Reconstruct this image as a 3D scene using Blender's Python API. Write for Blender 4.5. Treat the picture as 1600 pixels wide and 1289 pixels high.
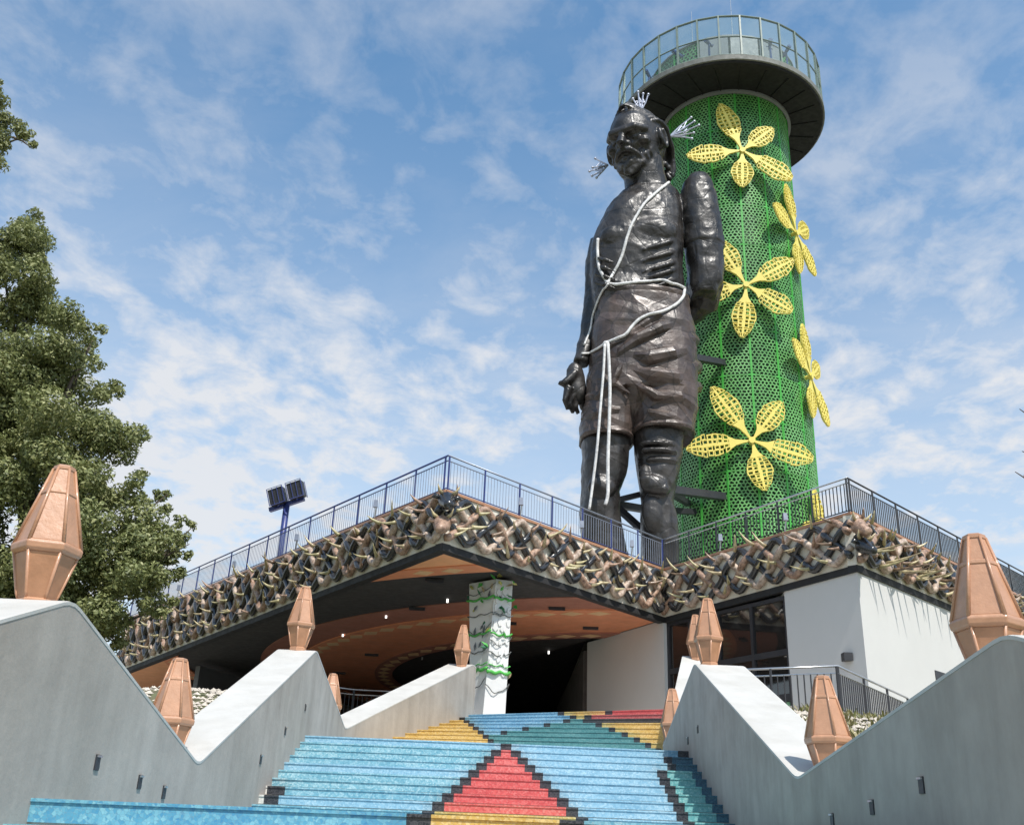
import bpy, bmesh, math, random
import numpy as np
from mathutils import Vector, Matrix, noise
from mathutils.bvhtree import BVHTree
random.seed(7); rng = np.random.default_rng(7)
for o in list(bpy.data.objects): bpy.data.objects.remove(o)
S = bpy.context.scene
COL = S.collection
R = math.radians

# ------------------------------------------------------------------ camera
EYE = Vector((0, 0, 1.6)); PITCH = R(23); ROLL = R(2.36); FPX = 1546.0
cam = bpy.data.cameras.new('camera'); cam_o = bpy.data.objects.new('camera', cam); COL.objects.link(cam_o)
cF = Vector((0, math.cos(PITCH), math.sin(PITCH)))
u0 = Vector((0, -math.sin(PITCH), math.cos(PITCH))); r0 = Vector((1, 0, 0))
cR = r0*math.cos(ROLL) + u0*math.sin(ROLL); cU = u0*math.cos(ROLL) - r0*math.sin(ROLL)
m3 = Matrix((cR, cU, -cF)).transposed()
cam_o.matrix_world = Matrix.Translation(EYE) @ m3.to_4x4()
cam.sensor_width = 36; cam.lens = 36*FPX/1600; cam.clip_end = 3000; cam.clip_start = 0.05
S.camera = cam_o

# ------------------------------------------------------------------ light
SUN = Vector((0.45, -0.893, 0)).normalized()*math.cos(R(55)) + Vector((0, 0, math.sin(R(55))))
sl = bpy.data.lights.new('sun', 'SUN'); sl.energy = 4.5; sl.angle = R(0.5); sl.color = (1, 0.955, 0.89)
so = bpy.data.objects.new('sun', sl); COL.objects.link(so)
so.rotation_euler = SUN.to_track_quat('Z', 'Y').to_euler(); so.location = (20, -30, 60)
W = bpy.data.worlds.new('World'); S.world = W; W.use_nodes = True
nt = W.node_tree; nt.nodes.clear()
def nn(t, ty, **k):
    n = t.nodes.new(ty)
    for a, b in k.items(): setattr(n, a, b)
    return n
out = nn(nt, 'ShaderNodeOutputWorld'); bg = nn(nt, 'ShaderNodeBackground'); bg.inputs[1].default_value = 0.145
sky = nn(nt, 'ShaderNodeTexSky', sky_type='NISHITA', sun_disc=False)
sky.sun_elevation = R(55); sky.sun_rotation = math.atan2(SUN.x, SUN.y); sky.altitude = 0
sky.air_density = 1.0; sky.dust_density = 0.6; sky.ozone_density = 2.5
tc = nn(nt, 'ShaderNodeTexCoord'); sep = nn(nt, 'ShaderNodeSeparateXYZ')
nt.links.new(tc.outputs['Generated'], sep.inputs[0])
def math_node(t, op, a, b=None, clamp=False):
    n = nn(t, 'ShaderNodeMath', operation=op, use_clamp=clamp)
    for i, v in enumerate((a, b)):
        if v is None: continue
        if isinstance(v, (int, float)): n.inputs[i].default_value = v
        else: t.links.new(v, n.inputs[i])
    return n.outputs[0]
zz = math_node(nt, 'ADD', math_node(nt, 'MAXIMUM', sep.outputs[2], 0.0), 0.16)
cmb = nn(nt, 'ShaderNodeCombineXYZ')
nt.links.new(math_node(nt, 'DIVIDE', sep.outputs[0], zz), cmb.inputs[0])
nt.links.new(math_node(nt, 'DIVIDE', sep.outputs[1], zz), cmb.inputs[1])
def noise_node(t, vec, scale, detail=6, rough=0.55, dist=0.0, mapping=None):
    if mapping:
        mp = nn(t, 'ShaderNodeMapping'); t.links.new(vec, mp.inputs[0])
        mp.inputs['Scale'].default_value = mapping[0]; mp.inputs['Location'].default_value = mapping[1]
        mp.inputs['Rotation'].default_value = mapping[2]
        vec = mp.outputs[0]
    n = nn(t, 'ShaderNodeTexNoise'); t.links.new(vec, n.inputs['Vector'])
    n.inputs['Scale'].default_value = scale; n.inputs['Detail'].default_value = detail
    n.inputs['Roughness'].default_value = rough; n.inputs['Distortion'].default_value = dist
    return n.outputs[0]
def ramp(t, fac, stops):
    n = nn(t, 'ShaderNodeValToRGB'); t.links.new(fac, n.inputs[0])
    e = n.color_ramp.elements
    while len(e) < len(stops): e.new(0.5)
    for q, (p, c) in zip(e, stops):
        q.position = p; q.color = c if len(c) == 4 else (*c, 1)
    return n.outputs[0]
def mixrgb(t, fac, a, b, bt='MIX'):
    n = nn(t, 'ShaderNodeMix', data_type='RGBA', blend_type=bt)
    for s, v in ((0, fac), (6, a), (7, b)):
        if isinstance(v, (int, float)): n.inputs[s].default_value = v
        elif isinstance(v, tuple): n.inputs[s].default_value = v if len(v) == 4 else (*v, 1)
        else: t.links.new(v, n.inputs[s])
    return n.outputs[2]
big = noise_node(nt, cmb.outputs[0], 0.9, 3, 0.5, 0.2, ((1, 1, 1), (3.1, 1.7, 0), (0, 0, 0.3)))
puf = noise_node(nt, cmb.outputs[0], 9.0, 9, 0.6, 0.25, ((1.15, 0.95, 1), (1.9, 4.3, 0), (0, 0, -0.45)))
fin = noise_node(nt, cmb.outputs[0], 13.0, 6, 0.6, 0.2, ((1, 1.3, 1), (0, 0, 0), (0, 0, 0.2)))
wis = noise_node(nt, cmb.outputs[0], 2.2, 8, 0.62, 0.5, ((0.9, 1.5, 1), (5.2, 0.4, 0), (0, 0, -0.35)))
cs = math_node(nt, 'ADD', math_node(nt, 'MULTIPLY', big, 0.75), math_node(nt, 'ADD', math_node(nt, 'MULTIPLY', puf, 1.15), math_node(nt, 'MULTIPLY', fin, 0.28)))
m1 = ramp(nt, math_node(nt, 'MULTIPLY', cs, 0.5), [(0.50, (0, 0, 0)), (0.65, (1, 1, 1))])
m2 = ramp(nt, wis, [(0.42, (0, 0, 0)), (0.80, (1, 1, 1))])
hz = ramp(nt, sep.outputs[2], [(0.0, (1, 1, 1)), (0.28, (0.78, 0.78, 0.78)), (0.48, (0.36, 0.36, 0.36)), (0.72, (0.0, 0.0, 0.0))])
cl = math_node(nt, 'ADD', math_node(nt, 'MULTIPLY', m1, 0.68), math_node(nt, 'MULTIPLY', m2, 0.26), True)
cl = math_node(nt, 'ADD', cl, math_node(nt, 'MULTIPLY', hz, 0.66), True)
cl = math_node(nt, 'MULTIPLY', cl, ramp(nt, sep.outputs[2], [(0.40, (0.92, 0.92, 0.92)), (0.66, (0.38, 0.38, 0.38))]))
skyb = mixrgb(nt, 1.0, sky.outputs[0], (0.98, 1.30, 1.30), 'MULTIPLY')
skyc = mixrgb(nt, cl, skyb, (5.0, 5.05, 5.2))
nt.links.new(skyc, bg.inputs[0]); nt.links.new(bg.outputs[0], out.inputs[0])
vs = S.view_settings; vs.view_transform = 'Standard'; vs.look = 'None'; vs.exposure = 0.17; vs.gamma = 1.0; vs.use_curve_mapping = False

# ------------------------------------------------------------------ helpers
def ray(x, y): return cR*((x-800)/FPX) - cU*((y-644.5)/FPX) + cF
def at(x, y, Y):                      # photo pixel seen at world depth Y
    d = ray(x, y); return EYE + d*(Y/d.y)
def atz(x, y, z):
    d = ray(x, y); return EYE + d*((z-EYE.z)/d.z)

MATS = {}
def mat(name, col, rough=0.6, metal=0.0, var=0.15, vscale=2.0, bump=0.0, bscale=20.0, spec=0.5, col2=None, coat=0.0, stretch=None, extra=None, hammer=0.0):
    m = bpy.data.materials.new(name); m.use_nodes = True; t = m.node_tree
    b = t.nodes['Principled BSDF']
    b.inputs['Roughness'].default_value = rough; b.inputs['Metallic'].default_value = metal
    b.inputs['Specular IOR Level'].default_value = spec; b.inputs['Coat Weight'].default_value = coat
    b.inputs['Coat Roughness'].default_value = 0.15
    c = nn(t, 'ShaderNodeTexCoord'); v = c.outputs['Object']
    if stretch:
        mp = nn(t, 'ShaderNodeMapping'); t.links.new(v, mp.inputs[0]); mp.inputs['Scale'].default_value = stretch; v = mp.outputs[0]
    f = noise_node(t, v, vscale, 5, 0.6)
    a = tuple(x*(1-var) for x in col); b2 = col2 or tuple(min(1, x*(1+var)) for x in col)
    cc = ramp(t, f, [(0.3, a), (0.7, b2)])
    if extra: cc = extra(t, v, cc)
    t.links.new(cc, b.inputs['Base Color'])
    rr = ramp(t, noise_node(t, v, vscale*2.3, 3), [(0.3, (rough*(0.62 if hammer else 0.85),)*3), (0.7, (min(1, rough*(1.3 if hammer else 1.15)),)*3)])
    t.links.new(rr, b.inputs['Roughness'])
    if bump > 0:
        bn = nn(t, 'ShaderNodeBump'); bn.inputs['Strength'].default_value = bump; bn.inputs['Distance'].default_value = 0.05
        hgt = noise_node(t, v, bscale, 5, 0.6)
        if hammer:
            vh = nn(t, 'ShaderNodeTexVoronoi'); vh.inputs['Scale'].default_value = hammer; t.links.new(v, vh.inputs['Vector'])
            vh2 = nn(t, 'ShaderNodeTexVoronoi', feature='DISTANCE_TO_EDGE'); vh2.inputs['Scale'].default_value = 0.75; t.links.new(v, vh2.inputs['Vector'])
            hgt = math_node(t, 'ADD', math_node(t, 'MULTIPLY', hgt, 0.8), math_node(t, 'ADD', math_node(t, 'MULTIPLY', vh.outputs[0], 0.9), math_node(t, 'MULTIPLY', math_node(t, 'MINIMUM', vh2.outputs[0], 0.04), 3.0)))
            bn.inputs['Distance'].default_value = 0.10
        t.links.new(hgt, bn.inputs['Height']); t.links.new(bn.outputs[0], b.inputs['Normal'])
    MATS[name] = m; return m
def streaks(t, v, cc):                # vertical rain streaks and stains
    s = ramp(t, noise_node(t, v, 1.0, 6, 0.6, 0.3, ((2.4, 2.4, 0.28), (0, 0, 0), (0, 0, 0))), [(0.35, (0.86, 0.855, 0.85)), (0.62, (1.04, 1.04, 1.04))])
    p = ramp(t, noise_node(t, v, 0.55, 4, 0.5), [(0.3, (0.86, 0.85, 0.83)), (0.7, (1.06, 1.06, 1.06))])
    return mixrgb(t, 1.0, mixrgb(t, 1.0, cc, s, 'MULTIPLY'), p, 'MULTIPLY')
def faint(t, v, cc):
    s = ramp(t, noise_node(t, v, 1.0, 6, 0.6, 0.3, ((1.4, 1.4, 0.25), (0, 0, 0), (0, 0, 0))), [(0.3, (0.88, 0.87, 0.85)), (0.6, (1.02, 1.02, 1.02))])
    return mixrgb(t, 1.0, cc, s, 'MULTIPLY')
def plates(t, v, cc):                 # hammered sheets with soot-dark welds
    ve = nn(t, 'ShaderNodeTexVoronoi', feature='DISTANCE_TO_EDGE'); ve.inputs['Scale'].default_value = 0.75
    t.links.new(v, ve.inputs['Vector'])
    vc = nn(t, 'ShaderNodeTexVoronoi'); vc.inputs['Scale'].default_value = 0.75; t.links.new(v, vc.inputs['Vector'])
    sp = nn(t, 'ShaderNodeSeparateColor'); t.links.new(vc.outputs['Color'], sp.inputs[0])
    e = ramp(t, ve.outputs[0], [(0.0, (0.5, 0.5, 0.5)), (0.035, (1, 1, 1))])
    k = ramp(t, sp.outputs[0], [(0.0, (0.75, 0.75, 0.76)), (1.0, (1.35, 1.3, 1.27))])
    dust = ramp(t, noise_node(t, v, 1.0, 6, 0.62, 0.4, ((1.1, 1.1, 0.22), (0, 0, 0), (0, 0, 0))), [(0.50, (0, 0, 0)), (0.78, (0.45, 0.45, 0.45))])
    return mixrgb(t, dust, mixrgb(t, 1.0, mixrgb(t, 1.0, cc, e, 'MULTIPLY'), k, 'MULTIPLY'), (0.11, 0.10, 0.095))
mat('concrete', (0.40, 0.358, 0.318), 0.85, var=0.08, vscale=3, bump=0.10, bscale=14, extra=streaks)
mat('coping', (0.50, 0.485, 0.455), 0.8, var=0.05, vscale=3, bump=0.10, bscale=30, extra=faint)
mat('white_wall', (0.60, 0.59, 0.57), 0.8, var=0.03, vscale=0.6, bump=0.04, bscale=30)
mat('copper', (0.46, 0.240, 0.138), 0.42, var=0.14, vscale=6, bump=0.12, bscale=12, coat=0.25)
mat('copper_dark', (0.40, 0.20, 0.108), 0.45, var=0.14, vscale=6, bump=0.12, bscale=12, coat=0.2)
mat('black_metal', (0.03, 0.03, 0.035), 0.45, var=0.2)
mat('blue_metal', (0.03, 0.045, 0.17), 0.4, var=0.15)
mat('grey_rail', (0.22, 0.24, 0.29), 0.35, metal=0.4, var=0.1)
mat('steel', (0.55, 0.55, 0.56), 0.3, metal=0.9, var=0.08)
mat('bronze', (0.022, 0.021, 0.021), 0.40, metal=0.1, var=0.5, vscale=1.3, bump=0.55, bscale=2.2, spec=0.5, col2=(0.042, 0.038, 0.036), extra=plates, hammer=1.5)
mat('bronze_cloth', (0.060, 0.043, 0.037), 0.44, metal=0.1, var=0.4, vscale=1.2, bump=0.45, bscale=2.4, spec=0.55, col2=(0.105, 0.076, 0.064), extra=plates, hammer=1.3)
mat('rope', (0.62, 0.61, 0.60), 0.5, var=0.3, vscale=5, bump=0.4, bscale=8)
mat('wire', (0.42, 0.44, 0.52), 0.4, metal=0.4, var=0.2)
def per_panel(t, v, cc):
    oi = nn(t, 'ShaderNodeObjectInfo')
    return mixrgb(t, 1.0, cc, ramp(t, oi.outputs['Random'], [(0.0, (0.72, 0.78, 0.75)), (0.5, (1.0, 1.0, 1.0)), (1.0, (1.35, 1.12, 1.5))]), 'MULTIPLY')
mat('green_panel', (0.075, 0.31, 0.065), 0.36, var=0.35, vscale=0.9, col2=(0.16, 0.42, 0.12), extra=per_panel)
mat('green_frame', (0.07, 0.42, 0.06), 0.4, var=0.15)
mat('tower_core', (0.014, 0.05, 0.022), 0.7, var=0.3, vscale=0.6)
mat('yellow', (0.80, 0.67, 0.15), 0.55, var=0.08, vscale=2)
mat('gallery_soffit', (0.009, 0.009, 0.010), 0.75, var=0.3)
mat('dark_soffit', (0.02, 0.02, 0.021), 0.7, var=0.25)
mat('gallery_rim', (0.16, 0.165, 0.15), 0.7, var=0.2, vscale=3)
mat('gallery_frame', (0.20, 0.25, 0.22), 0.45, var=0.15)
mat('grey_panel', (0.22, 0.23, 0.25), 0.6, var=0.05)
mat('viewer_blue', (0.03, 0.06, 0.25), 0.4, var=0.1)
mat('cream', (0.70, 0.65, 0.55), 0.8, var=0.1, vscale=4, bump=0.2, bscale=15)
mat('snake_tan', (0.30, 0.19, 0.13), 0.42, var=0.40, vscale=7.0, bump=0.5, bscale=14, coat=0.2, col2=(0.66, 0.52, 0.41))
mat('snake_brown', (0.20, 0.11, 0.072), 0.45, var=0.40, vscale=7.0, bump=0.6, bscale=14, coat=0.15, col2=(0.55, 0.36, 0.255))
mat('snake_black', (0.022, 0.022, 0.024), 0.25, var=0.5, vscale=2.5, coat=0.5, bump=0.15, bscale=10)
mat('horn_tan', (0.42, 0.29, 0.17), 0.4, var=0.45, vscale=6, col2=(0.62, 0.52, 0.30), coat=0.2)
mat('horn_green', (0.34, 0.29, 0.13), 0.4, var=0.35, vscale=6, col2=(0.58, 0.50, 0.28), coat=0.2)
mat('horn_dark', (0.13, 0.085, 0.055), 0.4, var=0.45, vscale=6, col2=(0.30, 0.20, 0.13), coat=0.2)
mat('ceil_orange', (0.86, 0.42, 0.21), 0.7, var=0.08)
mat('ceil_rust', (0.74, 0.29, 0.15), 0.7, var=0.1)
mat('ceil_brown', (0.38, 0.16, 0.11), 0.7, var=0.1)
mat('ceil_black', (0.05, 0.048, 0.047), 0.8, var=0.15)
mat('diamond', (0.75, 0.50, 0.27), 0.7, var=0.1)
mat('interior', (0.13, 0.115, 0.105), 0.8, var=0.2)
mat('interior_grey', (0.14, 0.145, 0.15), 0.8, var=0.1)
mat('paving', (0.46, 0.43, 0.39), 0.85, var=0.15, vscale=3, bump=0.2)
mat('terrain', (0.20, 0.16, 0.10), 0.95, var=0.35, vscale=1.2, bump=0.5, bscale=12, col2=(0.13, 0.15, 0.06))
mat('pebble', (0.50, 0.44, 0.37), 0.85, var=0.4, vscale=7)
mat('dryleaf', (0.27, 0.24, 0.09), 0.8, var=0.4, vscale=6)
mat('bark', (0.10, 0.075, 0.055), 0.9, var=0.3, vscale=4, bump=0.6, bscale=12)
mat('pillar_white', (0.66, 0.655, 0.64), 0.7, var=0.05, bump=0.1)
mat('vine_green', (0.07, 0.38, 0.06), 0.45, var=0.3, vscale=6)
mat('vine_dark', (0.02, 0.12, 0.055), 0.5, var=0.3, vscale=6)
mat('vine_yellow', (0.45, 0.42, 0.12), 0.5, var=0.3, vscale=6)
mat('vine_wire', (0.10, 0.105, 0.10), 0.6, var=0.3, vscale=6)
mat('print_green', (0.05, 0.22, 0.09), 0.3, var=0.5, vscale=5, col2=(0.25, 0.5, 0.28))
def leaf_mat(name, c1, c2, c3):
    m = bpy.data.materials.new(name); m.use_nodes = True; t = m.node_tree; b = t.nodes['Principled BSDF']
    g = nn(t, 'ShaderNodeNewGeometry'); c = nn(t, 'ShaderNodeTexCoord')
    f = noise_node(t, c.outputs['Object'], 0.45, 3, 0.6)
    rnd = math_node(t, 'ADD', math_node(t, 'MULTIPLY', g.outputs['Random Per Island'], 0.6), math_node(t, 'MULTIPLY', f, 0.55))
    t.links.new(ramp(t, rnd, [(0.25, c1), (0.55, c2), (0.9, c3)]), b.inputs['Base Color'])
    b.inputs['Roughness'].default_value = 0.55
    tr = nn(t, 'ShaderNodeBsdfTranslucent'); tr.inputs[0].default_value = (*[x*1.1 for x in c2], 1)
    mx = nn(t, 'ShaderNodeMixShader'); mx.inputs[0].default_value = 0.25
    t.links.new(b.outputs[0], mx.inputs[1]); t.links.new(tr.outputs[0], mx.inputs[2])
    t.links.new(mx.outputs[0], t.nodes['Material Output'].inputs[0]); MATS[name] = m
leaf_mat('leaves', (0.09, 0.11, 0.035), (0.21, 0.235, 0.085), (0.36, 0.36, 0.16))
leaf_mat('scrub', (0.10, 0.12, 0.03), (0.26, 0.24, 0.09), (0.45, 0.38, 0.22))
def mosaic(name, c1, c2, c3):
    m = bpy.data.materials.new(name); m.use_nodes = True; t = m.node_tree; b = t.nodes['Principled BSDF']
    c = nn(t, 'ShaderNodeTexCoord')
    vo = nn(t, 'ShaderNodeTexVoronoi'); vo.inputs['Scale'].default_value = 42; t.links.new(c.outputs['Object'], vo.inputs['Vector'])
    ve = nn(t, 'ShaderNodeTexVoronoi', feature='DISTANCE_TO_EDGE'); ve.inputs['Scale'].default_value = 42; t.links.new(c.outputs['Object'], ve.inputs['Vector'])
    sp = nn(t, 'ShaderNodeSeparateColor'); t.links.new(vo.outputs['Color'], sp.inputs[0])
    f = math_node(t, 'ADD', math_node(t, 'MULTIPLY', sp.outputs[0], 0.40), math_node(t, 'MULTIPLY', noise_node(t, c.outputs['Object'], 1.4, 6, 0.65), 0.75))
    cc = ramp(t, f, [(0.25, c1), (0.55, c2), (0.88, c3)])
    ed = ramp(t, ve.outputs[0], [(0.03, (1, 1, 1)), (0.10, (0, 0, 0))])
    g = tuple(x*0.6+0.09 for x in c2)
    cc = mixrgb(t, math_node(t, 'MULTIPLY', ed, 0.55), cc, g)
    t.links.new(cc, b.inputs['Base Color']); b.inputs['Roughness'].default_value = 0.35
    bn = nn(t, 'ShaderNodeBump'); bn.inputs['Strength'].default_value = 0.5; bn.inputs['Distance'].default_value = 0.01
    t.links.new(f, bn.inputs['Height']); t.links.new(bn.outputs[0], b.inputs['Normal'])
    MATS[name] = m
mosaic('mo_blue', (0.08, 0.26, 0.36), (0.19, 0.41, 0.49), (0.46, 0.62, 0.66))
mosaic('mo_blue_strong', (0.05, 0.22, 0.40), (0.11, 0.34, 0.46), (0.27, 0.53, 0.58))
mosaic('mo_blue_pale', (0.16, 0.34, 0.47), (0.26, 0.46, 0.58), (0.46, 0.62, 0.70))
mosaic('mo_sky', (0.10, 0.28, 0.42), (0.18, 0.38, 0.52), (0.36, 0.55, 0.66))
mosaic('mo_teal', (0.03, 0.15, 0.17), (0.07, 0.24, 0.25), (0.18, 0.36, 0.36))
mosaic('mo_teal_light', (0.08, 0.30, 0.32), (0.15, 0.40, 0.40), (0.35, 0.58, 0.56))
mosaic('mo_red', (0.44, 0.06, 0.065), (0.60, 0.105, 0.10), (0.68, 0.24, 0.22))
mosaic('mo_yellow', (0.46, 0.27, 0.05), (0.62, 0.42, 0.12), (0.74, 0.58, 0.30))
mosaic('mo_black', (0.012, 0.014, 0.02), (0.028, 0.03, 0.038), (0.07, 0.07, 0.08))
mosaic('mo_shadow_blue', (0.02, 0.07, 0.12), (0.03, 0.11, 0.17), (0.07, 0.19, 0.24))  # blue darkened to hold the right wall's shadow on the steps
mosaic('mo_white', (0.5, 0.47, 0.43), (0.66, 0.63, 0.58), (0.76, 0.74, 0.70))
def glass(name, tint, mix_t, base):
    m = bpy.data.materials.new(name); m.use_nodes = True; t = m.node_tree; b = t.nodes['Principled BSDF']
    b.inputs['Base Color'].default_value = (*base, 1); b.inputs['Roughness'].default_value = 0.04
    if name == 'dark_glass': b.inputs['IOR'].default_value = 2.3
    tr = nn(t, 'ShaderNodeBsdfTransparent'); tr.inputs[0].default_value = (*tint, 1)
    mx = nn(t, 'ShaderNodeMixShader'); mx.inputs[0].default_value = mix_t
    t.links.new(b.outputs[0], mx.inputs[1]); t.links.new(tr.outputs[0], mx.inputs[2])
    t.links.new(mx.outputs[0], t.nodes['Material Output'].inputs[0]); MATS[name] = m
glass('clear_glass', (0.90, 0.95, 0.94), 0.87, (0.45, 0.52, 0.52))
glass('dark_glass', (0.25, 0.22, 0.20), 0.35, (0.03, 0.026, 0.024))
m = bpy.data.materials.new('lamp_lit'); m.use_nodes = True; b = m.node_tree.nodes['Principled BSDF']
b.inputs['Emission Color'].default_value = (1, 0.96, 0.9, 1); b.inputs['Emission Strength'].default_value = 1.6; MATS['lamp_lit'] = m

class MB:
    def __init__(s): s.v = []; s.f = []; s.mi = []
    def add(s, vs, fs, mi=0):
        o = len(s.v); s.v += [tuple(p) for p in vs]; s.f += [tuple(i+o for i in f) for f in fs]; s.mi += [mi]*len(fs); return s
    def hexa(s, p, mi=0):             # 8 corners: bottom ring 0-3, top ring 4-7
        return s.add(p, [(3, 2, 1, 0), (4, 5, 6, 7), (0, 1, 5, 4), (1, 2, 6, 5), (2, 3, 7, 6), (3, 0, 4, 7)], mi)
    def box(s, a, b, mi=0):
        x0, y0, z0 = a; x1, y1, z1 = b
        return s.hexa([(x0, y0, z0), (x1, y0, z0), (x1, y1, z0), (x0, y1, z0), (x0, y0, z1), (x1, y0, z1), (x1, y1, z1), (x0, y1, z1)], mi)
    def bar(s, a, b, w, h, up=Vector((0, 0, 1))):   # rectangular bar from a to b
        a = Vector(a); b = Vector(b); d = (b-a).normalized()
        r = d.cross(up)
        if r.length < 1e-4: r = d.cross(Vector((0, 1, 0)))
        r.normalize(); u = r.cross(d).normalized(); r = r*w/2; u = u*h/2
        return s.hexa([a-r-u, a+r-u, a+r+u, a-r+u, b-r-u, b+r-u, b+r+u, b-r+u])
    def prism(s, poly, z0, z1):
        n = len(poly); v = [(p[0], p[1], z0 if not callable(z0) else z0(p)) for p in poly] + [(p[0], p[1], z1 if not callable(z1) else z1(p)) for p in poly]
        return s.add(v, [tuple(range(n-1, -1, -1)), tuple(range(n, 2*n))] + [(i, (i+1) % n, n+(i+1) % n, n+i) for i in range(n)])
    def loft(s, rings, caps=True, closed=False):
        n = len(rings[0]); v = [p for r in rings for p in r]; f = []
        m = len(rings)
        for i in range(m if closed else m-1):
            for j in range(n):
                f.append((i*n+j, i*n+(j+1) % n, ((i+1) % m)*n+(j+1) % n, ((i+1) % m)*n+j))
        if caps and not closed: f += [tuple(range(n-1, -1, -1)), tuple(range((m-1)*n, m*n))]
        return s.add(v, f)
    def tube(s, pts, rad, seg=8, caps=True):
        pts = [Vector(p) for p in pts]; n = len(pts)
        if isinstance(rad, (int, float)): rad = [rad]*n
        rings = []; pu = None
        for i, p in enumerate(pts):
            d = (pts[min(i+1, n-1)]-pts[max(i-1, 0)])
            d = d.normalized() if d.length > 1e-9 else Vector((0, 0, 1))
            if pu is None:
                pu = d.orthogonal().normalized()
            u = (pu - d*pu.dot(d))
            u = u.normalized() if u.length > 1e-6 else d.orthogonal().normalized()
            pu = u; w = d.cross(u)
            rings.append([p+(u*math.cos(a)+w*math.sin(a))*rad[i] for a in [2*math.pi*k/seg for k in range(seg)]])
        return s.loft(rings, caps)
    def ell(s, c, ax, seg=20, ring=12, fn=None):    # ellipsoid with axis vectors ax (3 scaled vectors)
        c = Vector(c); rings = []
        for i in range(1, ring):
            ph = math.pi*i/ring; row = []
            for k in range(seg):
                a = 2*math.pi*k/seg
                q = (math.sin(ph)*math.cos(a), math.sin(ph)*math.sin(a), -math.cos(ph))
                if fn: q = fn(q)
                row.append(c+ax[0]*q[0]+ax[1]*q[1]+ax[2]*q[2])
            rings.append(row)
        v = [p for r in rings for p in r]; n = seg; f = []
        for i in range(len(rings)-1):
            for j in range(n): f.append((i*n+j, i*n+(j+1) % n, (i+1)*n+(j+1) % n, (i+1)*n+j))
        bot = len(v); v.append(c-ax[2]); top = len(v); v.append(c+ax[2])
        for j in range(n): f.append((bot, (j+1) % n, j)); f.append((top, (len(rings)-1)*n+j, (len(rings)-1)*n+(j+1) % n))
        return s.add(v, f)
    def sph(s, c, r, seg=12, ring=8): return s.ell(c, (Vector((r, 0, 0)), Vector((0, r, 0)), Vector((0, 0, r))), seg, ring)
    def mesh(s, name):
        m = bpy.data.meshes.new(name); m.from_pydata([tuple(p) for p in s.v], [], s.f)
        if any(s.mi): m.polygons.foreach_set('material_index', s.mi)
        m.update(); return m

def tag(o, label=None, cat=None, group=None, kind=None):
    for k, v in (('label', label), ('category', cat), ('group', group), ('kind', kind)):
        if v: o[k] = v
    return o
def fixn(me):
    bm = bmesh.new(); bm.from_mesh(me); bmesh.ops.recalc_face_normals(bm, faces=bm.faces); bm.to_mesh(me); bm.free()
def obj(name, mesh, material, parent=None, smooth=False, fix=True, loc=None, rotz=0.0, bevel=0.0):
    if isinstance(mesh, MB): mesh = mesh.mesh(name)
    if fix: fixn(mesh)
    if smooth: mesh.polygons.foreach_set('use_smooth', [True]*len(mesh.polygons))
    mm = material if isinstance(material, (list, tuple)) else [material]
    if not mesh.materials:
        for q in mm: mesh.materials.append(MATS[q])
    o = bpy.data.objects.new(name, mesh); COL.objects.link(o)
    if parent:
        o.parent = parent
        if parent.type == 'EMPTY' and loc is None: o.matrix_parent_inverse = Matrix.Translation(-parent.location)
    if loc is not None: o.location = loc
    o.rotation_euler.z = rotz
    if bevel:
        bv = o.modifiers.new('bevel', 'BEVEL'); bv.width = bevel; bv.segments = 2; bv.limit_method = 'ANGLE'
    return o
def thing(name, label, cat, loc=(0, 0, 0), group=None):
    o = bpy.data.objects.new(name, None); COL.objects.link(o); o.location = loc; o.empty_display_size = 0.3
    return tag(o, label, cat, group)
def dup(o, parent=None):
    c = o.copy(); COL.objects.link(c); c.parent = parent
    for ch in list(o.children): dup(ch, c)
    return c
def struct(name, mb, material, **k): return tag(obj(name, mb, material, **k), kind='structure')

# ------------------------------------------------------------------ ground and hillside
def stair_z(y):
    pts = [(4.1, 0), (7.5, 1.70), (14.2, 1.70), (17.5, 2.98), (22, 3.0), (26, 4.5), (30, 4.55)]
    if y <= pts[0][0]: return 0
    for (a, za), (b, zb) in zip(pts, pts[1:]):
        if y <= b: return za+(zb-za)*(y-a)/(b-a)
    return pts[-1][1]
def hill_z(x, y):
    t = min(1, max(0, (y-3)/20)); t = t*t*(3-2*t)
    z = 4.15*t
    if abs(x) < 4.3 and y < 30: z = min(z, stair_z(y)-0.6)
    elif abs(x) < 9: z += 0.10*noise.noise(Vector((x*0.9, y*0.9, 0)))
    return z
gx = sorted(set([-900, -400, -200, -100, -60, -40, -30, 900, 400, 200, 100, 60, 40, 30] + [round(-25+i*0.5, 2) for i in range(101)]))
gy = sorted(set([-900, -300, -100, -40, -20, -10, -5, 60, 70, 90, 120, 200, 400, 900, 1500] + [round(i*0.5, 2) for i in range(0, 112)]))
g = MB(); nx = len(gx)
g.v = [(x, y, hill_z(x, y)-0.02) for y in gy for x in gx]
g.f = [(j*nx+i, j*nx+i+1, (j+1)*nx+i+1, (j+1)*nx+i) for j in range(len(gy)-1) for i in range(nx-1)]; g.mi = [0]*len(g.f)
struct('hillside_ground', g, 'terrain', smooth=True)

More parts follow.
